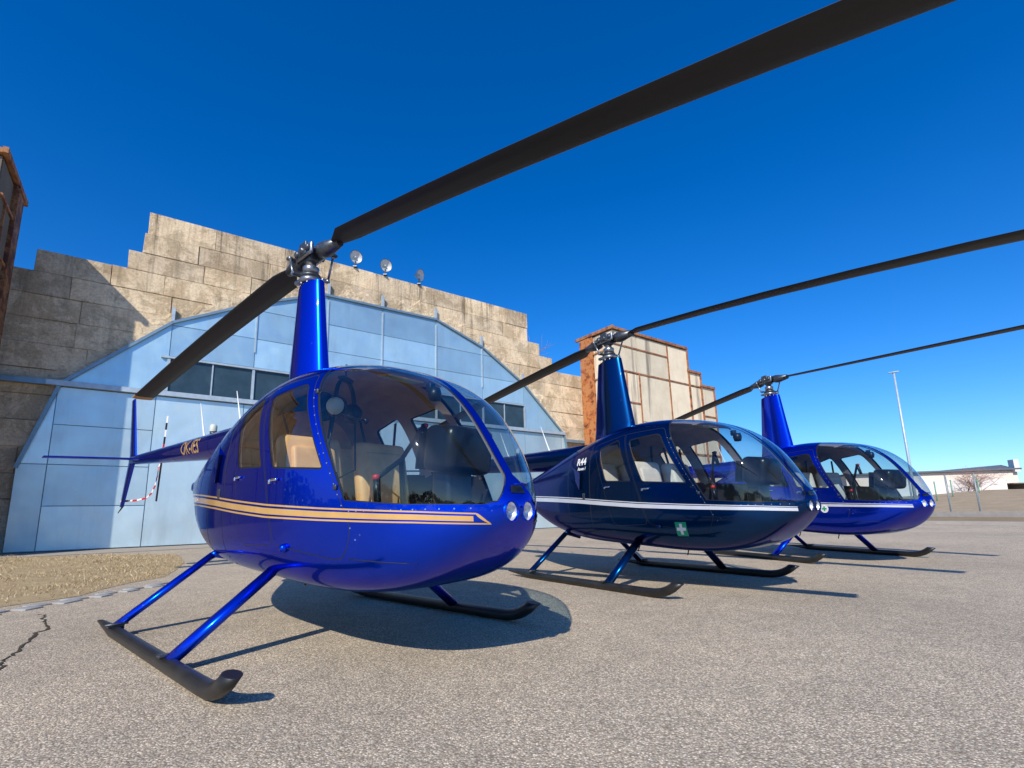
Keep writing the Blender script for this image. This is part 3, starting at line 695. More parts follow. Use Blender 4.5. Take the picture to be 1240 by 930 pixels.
# windscreen outline, in (s, phi)
ws = densify([(1.275, 1.715), (1.46, 1.36), (1.70, .925)], .03, False)
ws += densify([(1.70, .925), (2.10, .893), (2.415, .885)], .03, False)
WSP = to_sp(ws); s_a = math.sqrt(XN - 2.375); ap = (s_a, float(inv_y(np.array(s_a), .032)))
_gs, _gp = np.meshgrid(np.linspace(.0, .45, 400), np.linspace(-PI / 2, PI / 2, 500), indexing='ij'); _G = SP(_gs.ravel(), _gp.ravel(), 1)
def solve_yz(y, z):
    i = ((_G[:, 1] - y) ** 2 + (_G[:, 2] - z) ** 2).argmin(); return _gs.ravel()[i], _gp.ravel()[i]
pa, pb = SP(*to_sp([(2.415, .885)])[0], 1), SP(ap[0], ap[1], 1)
WSP += [solve_yz(pa[1] * (1 - t_) + pb[1] * t_, pa[2] * (1 - t_) + pb[2] * t_) for t_ in np.linspace(0, 1, 13)[1:-1]]
s_t = math.sqrt(XN - 1.0)
WSP += [(s, float(inv_y(np.array(s), .03))) for s in np.linspace(s_a, s_t, 40)[:-1]]
e0 = (s_t, float(inv_y(np.array(s_t), .03))); e1 = WSP[0]
WSP += [tuple(np.array(e0) * (1 - t_) + np.array(e1) * t_) for t_ in np.linspace(0, 1, 16)[:-1]]
def iso(P_): return [(a, b * PS) for a, b in P_]
def mk_seam(pts, d): return iso(to_sp(densify(pts, .03))), iso(to_sp(densify(inset(pts, d), .03)))
L_FW, L_FWi = mk_seam(FW, .011); L_RW, L_RWi = mk_seam(RW, .011)
L_FD, L_FDi = mk_seam(FD, .006); L_RD, L_RDi = mk_seam(RD, .006)
L_WS = iso(WSP); L_WSi = inset(L_WS, .007)
L_LT = iso([solve_yz(.066 + .048 * math.cos(a), .85 + .052 * math.sin(a)) for a in np.linspace(0, 2 * PI, 33)[:-1]])
LOOPS = [L_FW, L_FWi, L_RW, L_RWi, L_FD, L_FDi, L_RD, L_RDi, L_WS, L_WSi, L_LT]
def pip(P_, poly):
    poly = np.array(poly); x, y = P_[:, 0], P_[:, 1]; r = np.zeros(len(P_), bool); x1, y1 = poly[:, 0], poly[:, 1]; x2, y2 = np.roll(x1, -1), np.roll(y1, -1)
    for a, b, c, d in zip(x1, y1, x2, y2):
        if b == d: continue
        k = ((b > y) != (d > y)) & (x < (c - a) * (y - b) / (d - b) + a); r ^= k
    return r
def cdt():
    S_ = np.concatenate([np.linspace(0.012, .5, 34)[:-1], np.linspace(.5, 2.1, 76), np.linspace(2.1, S_END, 7)[1:]])
    Fi = np.linspace(-PI / 2, PI / 2, 66)
    gs, gf = np.meshgrid(S_, Fi, indexing='ij'); G = np.stack([gs.ravel(), gf.ravel() * PS], 1)
    Lp = np.array([p for l in LOOPS for p in l]); edge = (np.abs(G[:, 1]) > PI / 2 * PS - 1e-6) | (G[:, 0] < .013) | (G[:, 0] > S_END - 1e-6)
    keep = np.ones(len(G), bool)
    for i in range(0, len(G), 500):
        d = np.linalg.norm(G[i:i + 500, None] - Lp[None], axis=2).min(1); keep[i:i + 500] = d > .0105
    G = G[keep | edge]
    V = [Vector(p) for p in G] ; E = []
    for l in LOOPS:
        b = len(V); V += [Vector(p) for p in l]; E += [(b + i, b + (i + 1) % len(l)) for i in range(len(l))]
    v, e, f, _, _, _ = delaunay_2d_cdt(V, E, [], 0, 1e-7)
    return np.array([tuple(p) for p in v]), np.array([tuple(t_) for t_ in f])
CV, CF = cdt()
cen = CV[CF].mean(1); sc_s, sc_p = CV[:, 0], CV[:, 1] / PS
inn = {k: pip(cen, l) for k, l in zip('FW FWi RW RWi FD FDi RD RDi WS WSi LT'.split(), LOOPS)}
lab = np.zeros(len(CF), int)        # 0 body 1 seam 2 front door 3 rear door 4 front window 5 rear window 6 windscreen 7 seal
lab[inn['FD']] = 1; lab[inn['FDi']] = 2; lab[inn['RD'] & ~inn['FD']] = 1; lab[inn['RDi'] & ~inn['FD']] = 3
lab[inn['FW']] = 14; lab[inn['FWi']] = 4; lab[inn['RW']] = 15; lab[inn['RWi']] = 5; lab[inn['WS']] = 16; lab[inn['WSi']] = 6; lab[inn['LT']] = 30
def skin(name, masks, mats, parent, sides=(-1, 1), off=0.0, flip=False, extra=()):
    """mesh from parameter-plane triangles; masks: list of boolean arrays, one per material"""
    vs, ns, fs, mi = [], [], [], []
    for side in sides:
        P_ = SP(sc_s, sc_p, side); N = SN(sc_s, sc_p, side); P2 = P_ + N * off
        for k, m in enumerate(masks):
            F = CF[m]; used, invx = np.unique(F, return_inverse=True); invx = invx.reshape(F.shape)
            tri = P_[F]; gn = np.cross(tri[:, 1] - tri[:, 0], tri[:, 2] - tri[:, 0]); wrong = (gn * N[F].mean(1)).sum(1) < 0
            if flip: wrong = ~wrong
            invx[wrong] = invx[wrong][:, ::-1]; ok = np.linalg.norm(gn, axis=1) > 1e-10
            fs += [tuple(r) for r in (invx[ok] + sum(len(v) for v in vs))]; mi += [k] * int(ok.sum()); vs.append(P2[used]); ns.append(-N[used] if flip else N[used])
    for ev, ef, en in extra:
        b0 = sum(len(v) for v in vs); fs += [tuple(b0 + i for i in q) for q in ef]; mi += [len(masks)] * len(ef); vs.append(np.array([tuple(v) for v in ev])); ns.append(np.array([tuple(en)] * len(ev)))
    me = bpy.data.meshes.new(name); V = np.concatenate(vs); Nn = np.concatenate(ns)
    me.from_pydata([tuple(v) for v in V], [], fs)
    for m in mats: me.materials.append(m)
    me.polygons.foreach_set('material_index', mi); me.polygons.foreach_set('use_smooth', [True] * len(fs)); me.update()
    me.normals_split_custom_set_from_vertices([tuple(n) for n in Nn])
    return link(name, me, parent)
def band(name, rows, mat, parent, off=.0028, sides=(-1, 1)):
    """film strips on the skin; rows: lists of (x, z_top, z_bottom)"""
    mb = MB()
    for side in sides:
        for row in rows:
            row = densify(row, .05, False) + [row[-1]]; row = np.array(row); vs = []
            for c in (1, 2):
                s, p = inv(row[:, 0], row[:, c]); vs.append(SP(s, p, side) + SN(s, p, side) * off)
            n = len(row); V = np.concatenate(vs); mb.add(V, [(i, i + 1, n + i + 1, n + i) for i in range(n - 1)], 0, True)
    return mb.build(name, mat, parent, False)
def on_skin(x, z, side=-1, off=0.0):
    s, p = inv(np.array(x), np.array(z)); n = SN(s, p, side); return Vector(SP(s, p, side) + n * off), Vector(n)
def text_mesh(body, size, bold=0.0, shear=0.0):
    cu = bpy.data.curves.new('lettering', 'FONT'); cu.body = body; cu.size = size; cu.offset = bold; cu.shear = shear; cu.align_x = 'CENTER'; cu.align_y = 'CENTER'; cu.resolution_u = 4
    o = bpy.data.objects.new('lettering', cu); C.objects.link(o); dg = bpy.context.evaluated_depsgraph_get()
    me = bpy.data.meshes.new_from_object(o.evaluated_get(dg)); bpy.data.objects.remove(o)
    bm = bmesh.new(); bm.from_mesh(me); bmesh.ops.triangulate(bm, faces=bm.faces[:])
    for _ in range(4):
        le = [e for e in bm.edges if e.calc_length() > .028]
        if le: bmesh.ops.subdivide_edges(bm, edges=le, cuts=1); bmesh.ops.triangulate(bm, faces=bm.faces[:])
    bm.to_mesh(me); bm.free(); V = [tuple(v.co) for v in me.vertices]; F = [tuple(p.vertices) for p in me.polygons]; bpy.data.meshes.remove(me); return V, F
def skin_decal(name, V, F, cx, cz, mat, parent, off=.003, side=-1):
    mb = MB(); X = np.array([cx + v[0] for v in V]); Z = np.array([cz + v[1] for v in V]); s, p = inv(X, Z); P_ = SP(s, p, side) + SN(s, p, side) * off
    mb.add(P_, F, 0, True); return mb.build(name, mat, parent, False)
def rows_lin(x0, x1, zt, zb): return [(x, zt(x), zb(x)) for x in XN - np.linspace(math.sqrt(XN - x0), math.sqrt(XN - x1), 110) ** 2]
def zs(x): return np.interp(x, [-1.75, -.9, .0, .92, 2.13, 2.4], [1.045, 1.015, .985, .885, .83, .805]) if False else np.interp(x, [-1.75, -1.2, -.6, -.1, .4, .92, 1.5, 2.13, 2.4], [1.05, 1.03, 1.0, .968, .927, .888, .858, .832, .815])      # stripe centre line
def zh(x): return np.interp(x, [-1.75, 0, .92, 2.4], [.055, .046, .042, .027])                                # half width of the stripe group
BOOM = lambda x: (np.interp(x, [-6.0, -.4], [1.845, 1.60]), np.interp(x, [-6.0, -.4], [.07, .195]))
M['rivet'] = plain('glint_toned_rivet', (.22, .34, .62), .3, .3)  # paler than the body paint: the rivets' bright glints are put into the colour
M['lining_warm'] = plain('mauve_beige_lining', (.43, .33, .31), .8, bmp=.15)  # mauve lining lightened to stand in for a beige reflection in the door windows
M['lamp_silver'] = plain('lamp_silver', (.85, .85, .85), .3, .5, var=.1, scale=40)
def make_heli(P_, trim):
    """builds one helicopter from its paint colour"""
    root = link('helicopter', None); b = P_['paint']; part = {}
    body_m = lab == 0
    riv = []
    def rivet(p, n):
        mb = MB(); mb.lathe([(.0042, 0), (.003, .002), (0, .0024)], 6, 0, Matrix.Translation(p) @ n.to_track_quat('Z', 'Y').to_matrix().to_4x4()); riv.append((mb.v, mb.f, n))
    for x in np.arange(1.74, 2.38, .055):
        for sd in (-1, 1):
            p, n = on_skin(x, .868, sd); rivet(p, n)
    for z in np.arange(.72, 1.66, .06):
        for sd in (-1, 1):
            x = np.interp(z, [.72, .93, 1.36, 1.72], [1.80, 1.675, 1.435, 1.245]) - .012; p, n = on_skin(x + .0, z, sd)
            rivet(p, n)
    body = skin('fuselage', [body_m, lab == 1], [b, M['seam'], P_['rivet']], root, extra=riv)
    band('stripe', P_['rows'], P_['stripe'], body)
    for side in (-1, 1):
        for ln in ([(-.34, z) for z in np.linspace(.50, 1.66, 22)], [(.12, z) for z in np.linspace(.46, 1.70, 24)], [(-1.15, z) for z in np.linspace(.66, 1.42, 14)], [(x, .60) for x in np.linspace(-.34, .48, 14)], [(x, .62 - .05 * (x - 1.7)) for x in np.linspace(1.72, 2.1, 8)], [(x, 1.24 + .12 * (x + 1.15)) for x in np.linspace(-1.15, -.34, 12)]):
            f = MB(); f.tube([on_skin(x, z, side, -.0012)[0] for x, z in ln], .0032, 6); f.build('panel_seam', M['seam'], body)
    # cabin lining just inside the skin
    x_c = XN - cen[:, 0] ** 2; ph_c = cen[:, 1] / PS
    solid = (lab < 4) & (x_c > -.12) & (x_c < 2.40)
    up = ph_c > .15; y_c = np.abs(SP(cen[:, 0], ph_c, 1)[:, 1])
    roof = (lab % 10 == 6) & (x_c < 1.50) & (y_c < .36) & up
    skin('cabin_lining', [(solid & up) | roof, solid & ~up], [P_['lining'], M['lining_dark']], root, off=-.022, flip=True)
    for side, nm in ((-1, ''), (1, '')):
        d = skin('front_door', [lab == 2], [b], root, (side,)); w_ = skin('window', [lab == 4, lab == 14], [M['door_glass'], M['seal']], d, (side,), -.002)
        p, n = on_skin(1.03, 1.075, side, .012); f = MB(); f.box(p, (.085, .018, .018), 0, None, .006); f.box(p + Vector((-.05, 0, -.01)), (.02, .025, .03), 0, None, .006); f.build('handle', M['chrome'], d)
        d2 = skin('rear_door', [lab == 3], [b], root, (side,)); skin('window', [lab == 5, lab == 15], [M['door_glass'], M['seal']], d2, (side,), -.002)
        p, n = on_skin(.46, 1.125, side, .012); f = MB(); f.box(p, (.07, .018, .016), 0, None, .006); f.box(p + Vector((-.045, 0, -.01)), (.02, .025, .025), 0, None, .006); f.build('handle', M['chrome'], d2)
        for hx, hz in ((1.33, 1.60), (1.63, 1.0)):
            p, n = on_skin(hx, hz, side, .004); f = MB(); f.box(p, (.028, .014, .03), 0, None, .006); f.build('hinge', M['dark_steel'], d)
        skin('windscreen', [lab == 6, lab == 16], [M['glass'], M['seal']], root, (side,), -.001)
        # louvred air scoop on the cowling
        f = MB(); q = [(-.42, 1.50), (-.06, 1.34), (-.08, 1.12), (-.30, 1.26)]
        base = [on_skin(x, z, side, .001)[0] for x, z in q]; topv = [on_skin(x + .02, z - .01, side, h)[0] for (x, z), h in zip(q, (.003, .028, .026, .003))]
        f.add(base + topv, [(4, 5, 6, 7), (0, 1, 5, 4), (2, 3, 7, 6), (3, 0, 4, 7)], 0); f.add([base[1], base[2], topv[2], topv[1]], [(0, 1, 2, 3)], 1)
        f.build('air_scoop', [b, M['black']], root)
        p, n = on_skin(1.15, .665, side, .0); f = MB(); f.lathe([(.026, 0), (.026, .018), (.014, .03), (0, .032)], 14, 0, Matrix.Translation(p) @ n.to_track_quat('Z', 'Y').to_matrix().to_4x4()); f.build('fuel_drain', b, root)
        p, n = on_skin(.0, 1.03, side, .003); f = MB(); f.box(p, (.045, .008, .075), 0, None, .003); f.build('latch', M['dark_steel'], root)
    # nose: lights and vent
    for sy in (-.066, .066):
        T = Matrix.Translation((2.36, sy, .85)) @ Vector((1, 0, .0)).to_track_quat('Z', 'Y').to_matrix().to_4x4()
        f = MB(); f.lathe([(.0, -.05), (.056, -.05), (.054, .088), (.049, .088), (.048, .05)], 28, 0, T); lt = f.build('landing_light', b, root)
        f = MB(); f.lathe([(.048, .074), (.042, .058), (.026, .042), (.0, .038)], 28, 0, T); f.lathe([(.0, .066), (.010, .062), (.012, .036)], 12, 0, T); f.build('reflector', M['lamp_silver'], lt)
        f = MB(); f.lathe([(.048, .078), (.03, .088), (.0, .091)], 28, 0, T); f.build('lens', M['lens'], lt)
    f = MB(); f.add([(2.437, -.055, .945), (2.437, .055, .945), (2.425, .034, .985), (2.425, -.034, .985), (2.36, -.05, .945), (2.36, .05, .945), (2.36, .034, .985), (2.36, -.034, .985)],
                    [(0, 1, 2, 3), (0, 4, 5, 1), (3, 2, 6, 7), (0, 3, 7, 4), (1, 5, 6, 2)], 0)
    f.build('nose_vent', M['black'], root)
    f = MB(); f.tube([(2.452, -.05, .988), (2.447, 0, .994), (2.452, .05, .988)], .006, 6); f.build('vent_lip', b, root)
    # mast fairing: teardrop sections
    def tear(cx, ch, th, z, n=28):
        r = []
        for k in range(n):
            a = 2 * PI * k / n; u = math.cos(a); x = cx + ch * .5 * u; v = math.sin(a) * (1.0 if u > -.1 else (1 - .75 * ((-u - .1) / .9) ** 1.2)); r.append((x, th * .5 * v, z))
        return r
    secs = [(.0, .80, .42, 1.70), (.005, .74, .30, 1.86), (.01, .70, .255, 2.0), (.0, .58, .215, 2.42), (-.005, .45, .18, 2.88), (-.005, .43, .165, 2.935)]
    f = MB(); vs = []
    for a in secs: vs += tear(*a)
    n = 28; f.add(vs, [(i * n + k, i * n + (k + 1) % n, (i + 1) * n + (k + 1) % n, (i + 1) * n + k) for i in range(len(secs) - 1) for k in range(n)], 0, True)
    f.add(tear(-.005, .43, .165, 2.935), [tuple(range(n))], 0); f.build('mast_fairing', b, root)
    # rotor head
    f = MB(); f.tube([(0, 0, 2.85), (0, 0, 3.25)], .045, 18); f.lathe([(.05, 3.06), (.07, 3.06), (.075, 3.12), (.05, 3.14)], 18); f.build('rotor_mast', M['steel'], root)
    f = MB(); f.lathe([(.06, 2.955), (.095, 2.96), (.105, 2.985), (.095, 3.01), (.06, 3.015)], 28, 0); f.lathe([(.05, 3.02), (.09, 3.02), (.09, 3.045), (.05, 3.05)], 28, 1)
    for a in range(8): f.tube([(.085 * math.cos(a * PI / 4), .085 * math.sin(a * PI / 4), 2.93), (.085 * math.cos(a * PI / 4), .085 * math.sin(a * PI / 4), 2.96)], .012, 8, 0)
    for sx in (-1, 1): f.box((sx * .03, sx * .115, 3.03), (.04, .10, .03), 1, None, .01); f.box((sx * -.09, -sx * .07, 2.985), (.08, .05, .035), 0, None, .01)
    f.build('swashplate', [M['steel'], M['dark_steel']], root)
    for sx in (-1, 1): 
        f = MB(); f.tube([(sx * .04, sx * .15, 3.03), (sx * .15, sx * .135, 3.23)], .011, 8); f.lathe([(.0, -.02), (.02, -.012), (.02, .012), (0, .02)], 10, 0, Matrix.Translation((sx * .04, sx * .15, 3.03))); f.lathe([(.0, -.02), (.02, -.012), (.02, .012), (0, .02)], 10, 0, Matrix.Translation((sx * .15, sx * .135, 3.23))); f.build('pitch_link', M['steel'], root)
    f = MB()
    for sy in (-1, 1):
        f.box((0, sy * .07, 3.26), (.30, .035, .11), 0, None, .018); f.box((0, sy * .088, 3.28), (.13, .02, .13), 1, None, .02)
        for sx in (-1, 1): f.lathe([(.034, -.02), (.034, .02), (.02, .03), (0, .03)], 14, 1, Matrix.Translation((sx * .10, sy * .085, 3.26)) @ Matrix.Rotation(-sy * PI / 2, 4, 'X'))
    f.tube([(0, -.12, 3.26), (0, .12, 3.26)], .03, 14, 1); f.box((0, 0, 3.22), (.13, .1, .10), 1, None, .02); f.lathe([(.05, 3.31), (.045, 3.335), (0, 3.34)], 16, 0)
    f.build('rotor_hub', [M['steel'], M['dark_steel']], root)
    for sx, az, a_, b_ in ((1, *P_['droop']), (-1, .045, .075, .0065)):

        f = MB(); sec_ = [(.075, 0), (.055, .013), (.0, .018), (-.08, .012), (-.183, .001), (-.183, -.001), (-.08, -.010), (.0, -.014), (.055, -.011)]
        rr = [.38, .46, .60, .9, 1.5, 2.2, 3.0, 3.8, 4.5, 4.9, 5.03]; vs = []
        for r in rr:
            tw = R(7 - 6 * r / 5); k = .45 if r < .4 else (.72 if r < .5 else 1.0); te = np.interp(r, [.38, .60], [.35, 1.0]); zz = 3.26 - a_ * r - b_ * r * r
            for y, z in sec_:
                yy = y * (k if y > 0 else te); vs.append((sx * r, sx * (yy * math.cos(tw) - z * math.sin(tw)), zz + yy * math.sin(tw) + z * math.cos(tw)))
        n = len(sec_)
        f.add(vs, [(i * n + k, i * n + (k + 1) % n, (i + 1) * n + (k + 1) % n, (i + 1) * n + k) for i in range(len(rr) - 2) for k in range(n)], 0, True)
        f.add(vs[-2 * n:], [(k, (k + 1) % n, n + (k + 1) % n, n + k) for k in range(n)], 1, True); f.add(vs[:n], [tuple(range(n))], 0); f.add(vs[-n:], [tuple(range(n))], 1)
        o = f.build('rotor_blade', [M['blade'], M['blade_tip']], root); o.rotation_euler = (0, 0, az)
        f = MB(); z0 = 3.26 - a_ * .2; f.tube([(sx * .09, 0, 3.26), (sx * .15, 0, 3.25), (sx * .17, 0, 3.245), (sx * .23, 0, 3.24 - a_ * .1), (sx * .42, 0, 3.255 - a_ * .42)], [.042, .042, .074, .074, .04], 18)
        for k in range(10): a = 2 * PI * k / 10; f.tube([(sx * .15, .06 * math.cos(a), 3.245 + .06 * math.sin(a)), (sx * .245, .06 * math.cos(a), 3.235 + .06 * math.sin(a))], .009, 6)
        f.box((sx * .18, sx * .10, 3.235), (.05, .09, .03), 0, None, .012); f.build('blade_grip', M['dark_steel'], o)
    # tail boom, fins, tail rotor
    f = MB(); xs = np.linspace(-.35, -5.95, 15); f.tube([(x, 0, BOOM(x)[0]) for x in xs] + [(-6.02, 0, BOOM(-6)[0])], [BOOM(x)[1] for x in xs] + [.035], 28, up=(0, 0, 1)); 
    for x in np.arange(-1.9, -5.8, -.75): zc, rr_ = BOOM(x); f.tube([(x - .006, 0, zc), (x + .006, 0, zc)], rr_ + .0025, 28, 0, False, up=(0, 0, 1))
    boom = f.build('tail_boom', b, root)
    def fin(f, root_p, tip_p, c0, c1, th, ax, mi=0):
        """thin tapered aerofoil from root to tip; chord along x"""
        vs = []; pr_ = [(.0, 0), (.12, .7), (.35, 1), (.7, .6), (1, .03), (.7, -.6), (.35, -1), (.12, -.7)]
        for (p, c) in ((root_p, c0), (tip_p, c1)):
            for u, v in pr_: q = Vector(p) + Vector((-u * c, 0, 0)); q[ax] += v * th * (c / c0); vs.append(q)
        n = len(pr_); f.add(vs, [(k, (k + 1) % n, n + (k + 1) % n, n + k) for k in range(n)] , mi, True); f.add(vs[n:], [tuple(range(n))], mi); f.add(vs[:n], [tuple(range(n))], mi)
    f = MB(); fin(f, (-5.72, 0, 1.80), (-6.28, 0, 2.965), .52, .28, .022, 1); fin(f, (-5.80, 0, 1.86), (-6.30, 0, 1.08), .50, .30, .022, 1); f.tube([(-6.34, 0, 1.10), (-6.50, 0, 1.04), (-6.66, 0, .985)], [.016, .012, .008], 8, 1)
    f.build('vertical_fin', [b, M['black']], root)
    f = MB(); fin(f, (-5.16, -.04, 1.80), (-5.20, -1.19, 1.765), .30, .28, .018, 2); f.build('horizontal_stabilizer', b, root)
    f = MB(); f.tube([(-5.89, 0, 1.84), (-5.89, .2, 1.87), (-5.89, .36, 1.90)], [.07, .05, .022], 14); f.tube([(-5.89, .33, 1.90), (-5.89, .43, 1.90)], .045, 14); hub = f.build('tail_rotor', M['dark_steel'], root)
    ang = R(7); dv = Vector((math.sin(ang), 0, math.cos(ang)))
    for sg in (1, -1):
        f = MB(); c = Vector((-5.89, .385, 1.90)); segs = [(.07, .16, 2 if sg > 0 else 3), (.16, .25, 2 if sg > 0 else 0)] + [(.25 + .122 * k, .25 + .122 * (k + 1), (1 if k % 2 else 0) if sg > 0 else 3) for k in range(4)]
        for r0, r1, mi in segs:
            vs = []
            for r in (r0, r1):
                for u, v in ((.055, 0), (.03, .008), (-.03, .007), (-.06, 0), (-.03, -.006), (.03, -.007)): vs.append(c + dv * (sg * r) + Vector((dv.z * u, v, -dv.x * u)))
            f.add(vs, [(k, (k + 1) % 6, 6 + (k + 1) % 6, 6 + k) for k in range(6)] + [(0, 1, 2, 3, 4, 5), (6, 7, 8, 9, 10, 11)], mi)
        f.build('tail_rotor_blade', [M['black'], M['white'], M['red'], M['black']], hub)
    f = MB(); zc, rr_ = BOOM(-2.53); f.tube([(-2.53, 0, zc + rr_ - .01), (-2.57, 0, zc + rr_ + .04), (-2.79, 0, 2.30)], [.02, .012, .004], 8); f.build('antenna', M['white'], root)
    f = MB(); zc, rr_ = BOOM(-1.40); f.tube([(-1.37, 0, 1.76), (-1.41, 0, 1.83), (-1.60, 0, 2.24)], [.02, .012, .004], 8); f.build('antenna', M['white'], root)
    f = MB(); zc, rr_ = BOOM(-2.25); f.tube([(-2.25, 0, zc + rr_ - .01), (-2.25, 0, zc + rr_ + .03)], .035, 14, 1); f.lathe([(.04, 0), (.042, .06), (.03, .085), (0, .09)], 16, 0, Matrix.Translation((-2.25, 0, zc + rr_ + .03))); f.build('beacon_light', [M['cream'], M['dark_steel']], root)
    f = MB(); f.tube([(1.0, .05, .40), (.97, .05, .31)], .008, 6); f.build('belly_antenna', M['black'], root); f = MB(); f.tube([(.4, -.1, .41), (.36, -.1, .33)], .008, 6); f.build('belly_antenna', M['black'], root)
    # landing gear
    for sy in (-1, 1):
        f = MB(); r = .043; y = sy * 1.082
        f.tube([(-.60, y, .043), (1.28, y, .043), (1.38, y, .046), (1.46, y, .058), (1.53, y, .082), (1.59, y, .115), (1.645, y, .158)], [r] * 6 + [r * .98], 18, 0, up=(0, 1, 0))
        dd = Vector((.055, 0, .043)).normalized(); n_ = len(f.v)
        for i in range(n_ - 18, n_): v = Vector(f.v[i]); v = v + dd * ((.166 - v.z) / dd.z) * .8; f.v[i] = tuple(v)
        f.add([(-.60, y + r * math.cos(2 * PI * k / 18), .043 + r * math.sin(2 * PI * k / 18)) for k in range(18)] + [(-1.02 + .05 * math.cos(2 * PI * k / 18), y + r * .55 * math.cos(2 * PI * k / 18), .062 + .012 * math.sin(2 * PI * k / 18)) for k in range(18)], [(k, (k + 1) % 18, 18 + (k + 1) % 18, 18 + k) for k in range(18)], 0, True)
        f.add([(-1.02 + .05 * math.cos(2 * PI * k / 18), y + r * .55 * math.cos(2 * PI * k / 18), .062 + .012 * math.sin(2 * PI * k / 18)) for k in range(18)], [tuple(range(18))], 0)
        sk = f.build('skid', M['skid'], root)
        f = MB(); f.box((-.57, y, .085), (.07, .10, .02), 0, None, .006); f.tube([(-.53, y - sy * .07, .10), (-.53, y + sy * .07, .10)], .008, 8); f.tube([(-.61, y + sy * -.055, .03), (-.61, y + sy * -.055, .12)], .01, 8); f.build('clamp', M['dark_steel'], sk); f = MB(); f.box((.70, y, .088), (.05, .09, .015), 0, None, .005); f.build('clamp', M['dark_steel'], sk)
        for fx, ex, ey, ez, ch in ((.754, .756, .541, .492, .056), (-.623, -.589, .457, .542, .047)):
            f = MB(); p0 = Vector((fx, y, .062)); p1 = Vector((ex, sy * ey, ez)); f.tube([p0, p0.lerp(p1, .5), p1], [ch, ch, ch * .96], 20, 0, True, True, .62, (1, 0, 0))
            f.tube([p0.lerp(p1, .985), p1 + Vector((0, -sy * .03, .012)), Vector((ex, sy * (ey - .12), ez - .012)), Vector((ex + .01, sy * .2, ez - .06))], [.03, .034, .03, .02], 14)
            st = f.build('skid_strut', b, root)
    # cabin interior
    fl = [(-.1, .5, .60), (1.95, .5, .52)]
    f = MB(); f.box((.75, 0, .585), (1.7, 1.0, .03)); f.build('cabin_floor', M['lining_dark'], root)
    f = MB(); sb = float(math.sqrt(XN + .10)); ph = np.linspace(-PI / 2, PI / 2, 24); L_ = SP(np.full(24, sb), ph, -1) * np.array([1, .96, 1]); Rr = SP(np.full(24, sb), ph[::-1], 1) * np.array([1, .96, 1]); n = 48
    f.add(np.concatenate([L_, Rr]), [tuple(range(n))], 0); f.build('rear_bulkhead', P_['leather'], root)  # tan in the nearest cabin also stands in for the beige window reflection
    for sx_, zz, h in ((.80, .62, .66), (.13, .62, .72)):
        for sy in (-.30, .30):
            f = MB(); f.box((sx_ + .27, sy, zz + .09), (.50, .48, .17), 0, None, .05); f.box((sx_ + .27, sy, zz + .19), (.44, .34, .06), 0, None, .03); st = f.build('seat', P_['leather'], root)
            f = MB(); T = Matrix.Rotation(R(-11 if sx_ > .5 else -17), 3, 'Y'); f.box((sx_ - .03, sy, zz + .14 + h / 2), (.12, .47, h), 0, T, .05); f.box((sx_ + .035, sy, zz + .12 + h / 2), (.06, .33, h * .82), 0, T, .028); f.build('backrest', P_['leather'], st)
    f = MB()
    for sy in (-.30, .30): f.box((.72, sy, 1.36), (.05, .44, .06), 0, None, .02); f.box((.72, sy - .1, 1.3), (.02, .02, .16)); f.box((.72, sy + .1, 1.3), (.02, .02, .16))
    f.build('headrest_rail', P_['leather'], root)
    f = MB()
    for sy in (-1, 1): f.tube([(.70, sy * .12, 1.62), (.74, sy * .18, 1.3), (.86, sy * .30, .9)], .018, 6, 0, True, True, .25); f.tube([(.66, sy * .50, 1.62), (.74, sy * .42, 1.3), (.9, sy * .36, .9)], .018, 6, 0, True, True, .25)
    f.build('seat_belt', M['black'], root)
    f = MB(); f.box((1.98, 0, 1.215), (.26, .37, .28), 0, Matrix.Rotation(R(8), 3, 'Y'), .055); f.box((1.94, 0, 1.335), (.14, .22, .04), 0, Matrix.Rotation(R(8), 3, 'Y'), .02); f.box((1.92, 0, .9), (.16, .2, .5), 0, None, .03); f.build('instrument_panel', M['black_satin'], root)
    f = MB(); f.box((1.80, 0, 1.22), (.012, .34, .22), 0, Matrix.Rotation(R(8), 3, 'Y')); f.build('instrument_face', M['black'], root)
    f = MB(); f.box((1.78, 0, .74), (.5, .30, .34), 0, None, .05); f.build('console', M['black'], root)
    f = MB(); f.tube([(1.52, 0, .6), (1.44, 0, .95), (1.42, 0, 1.21)], .02, 10); f.tube([(1.26, .32, 1.50), (1.42, 0, 1.21), (1.62, -.33, 1.06)], .016, 10); f.tube([(1.26, .32, 1.51), (1.30, .33, 1.34)], .022, 10); f.tube([(1.62, -.33, 1.07), (1.65, -.34, .92)], .022, 10); cy = f.build('cyclic_stick', M['black'], root)
    for p in ((1.27, .33, 1.50), (1.63, -.34, 1.065)): f = MB(); f.lathe([(0, -.02), (.022, -.012), (.022, .012), (0, .02)], 10, 0, Matrix.Translation(p)); f.build('button', M['red_grip'], cy)
    f = MB(); f.lathe([(.0, -.05), (.035, -.045), (.045, 0), (.035, .04), (0, .045)], 14, 0, Matrix.Translation((1.76, 0, 1.60))); f.box((1.72, 0, 1.65), (.05, .05, .06), 0, None, .01); f.build('compass', M['black'], root)
    f = MB(); f.box((1.40, .0, 1.775), (.13, .30, .012), 1, Matrix.Rotation(R(9), 3, 'Y')); f.box((1.40, .0, 1.768), (.10, .26, .012), 0, Matrix.Rotation(R(9), 3, 'Y')); f.build('ceiling_panel', [M['sky_panel'], M['tan']], root)
    return root

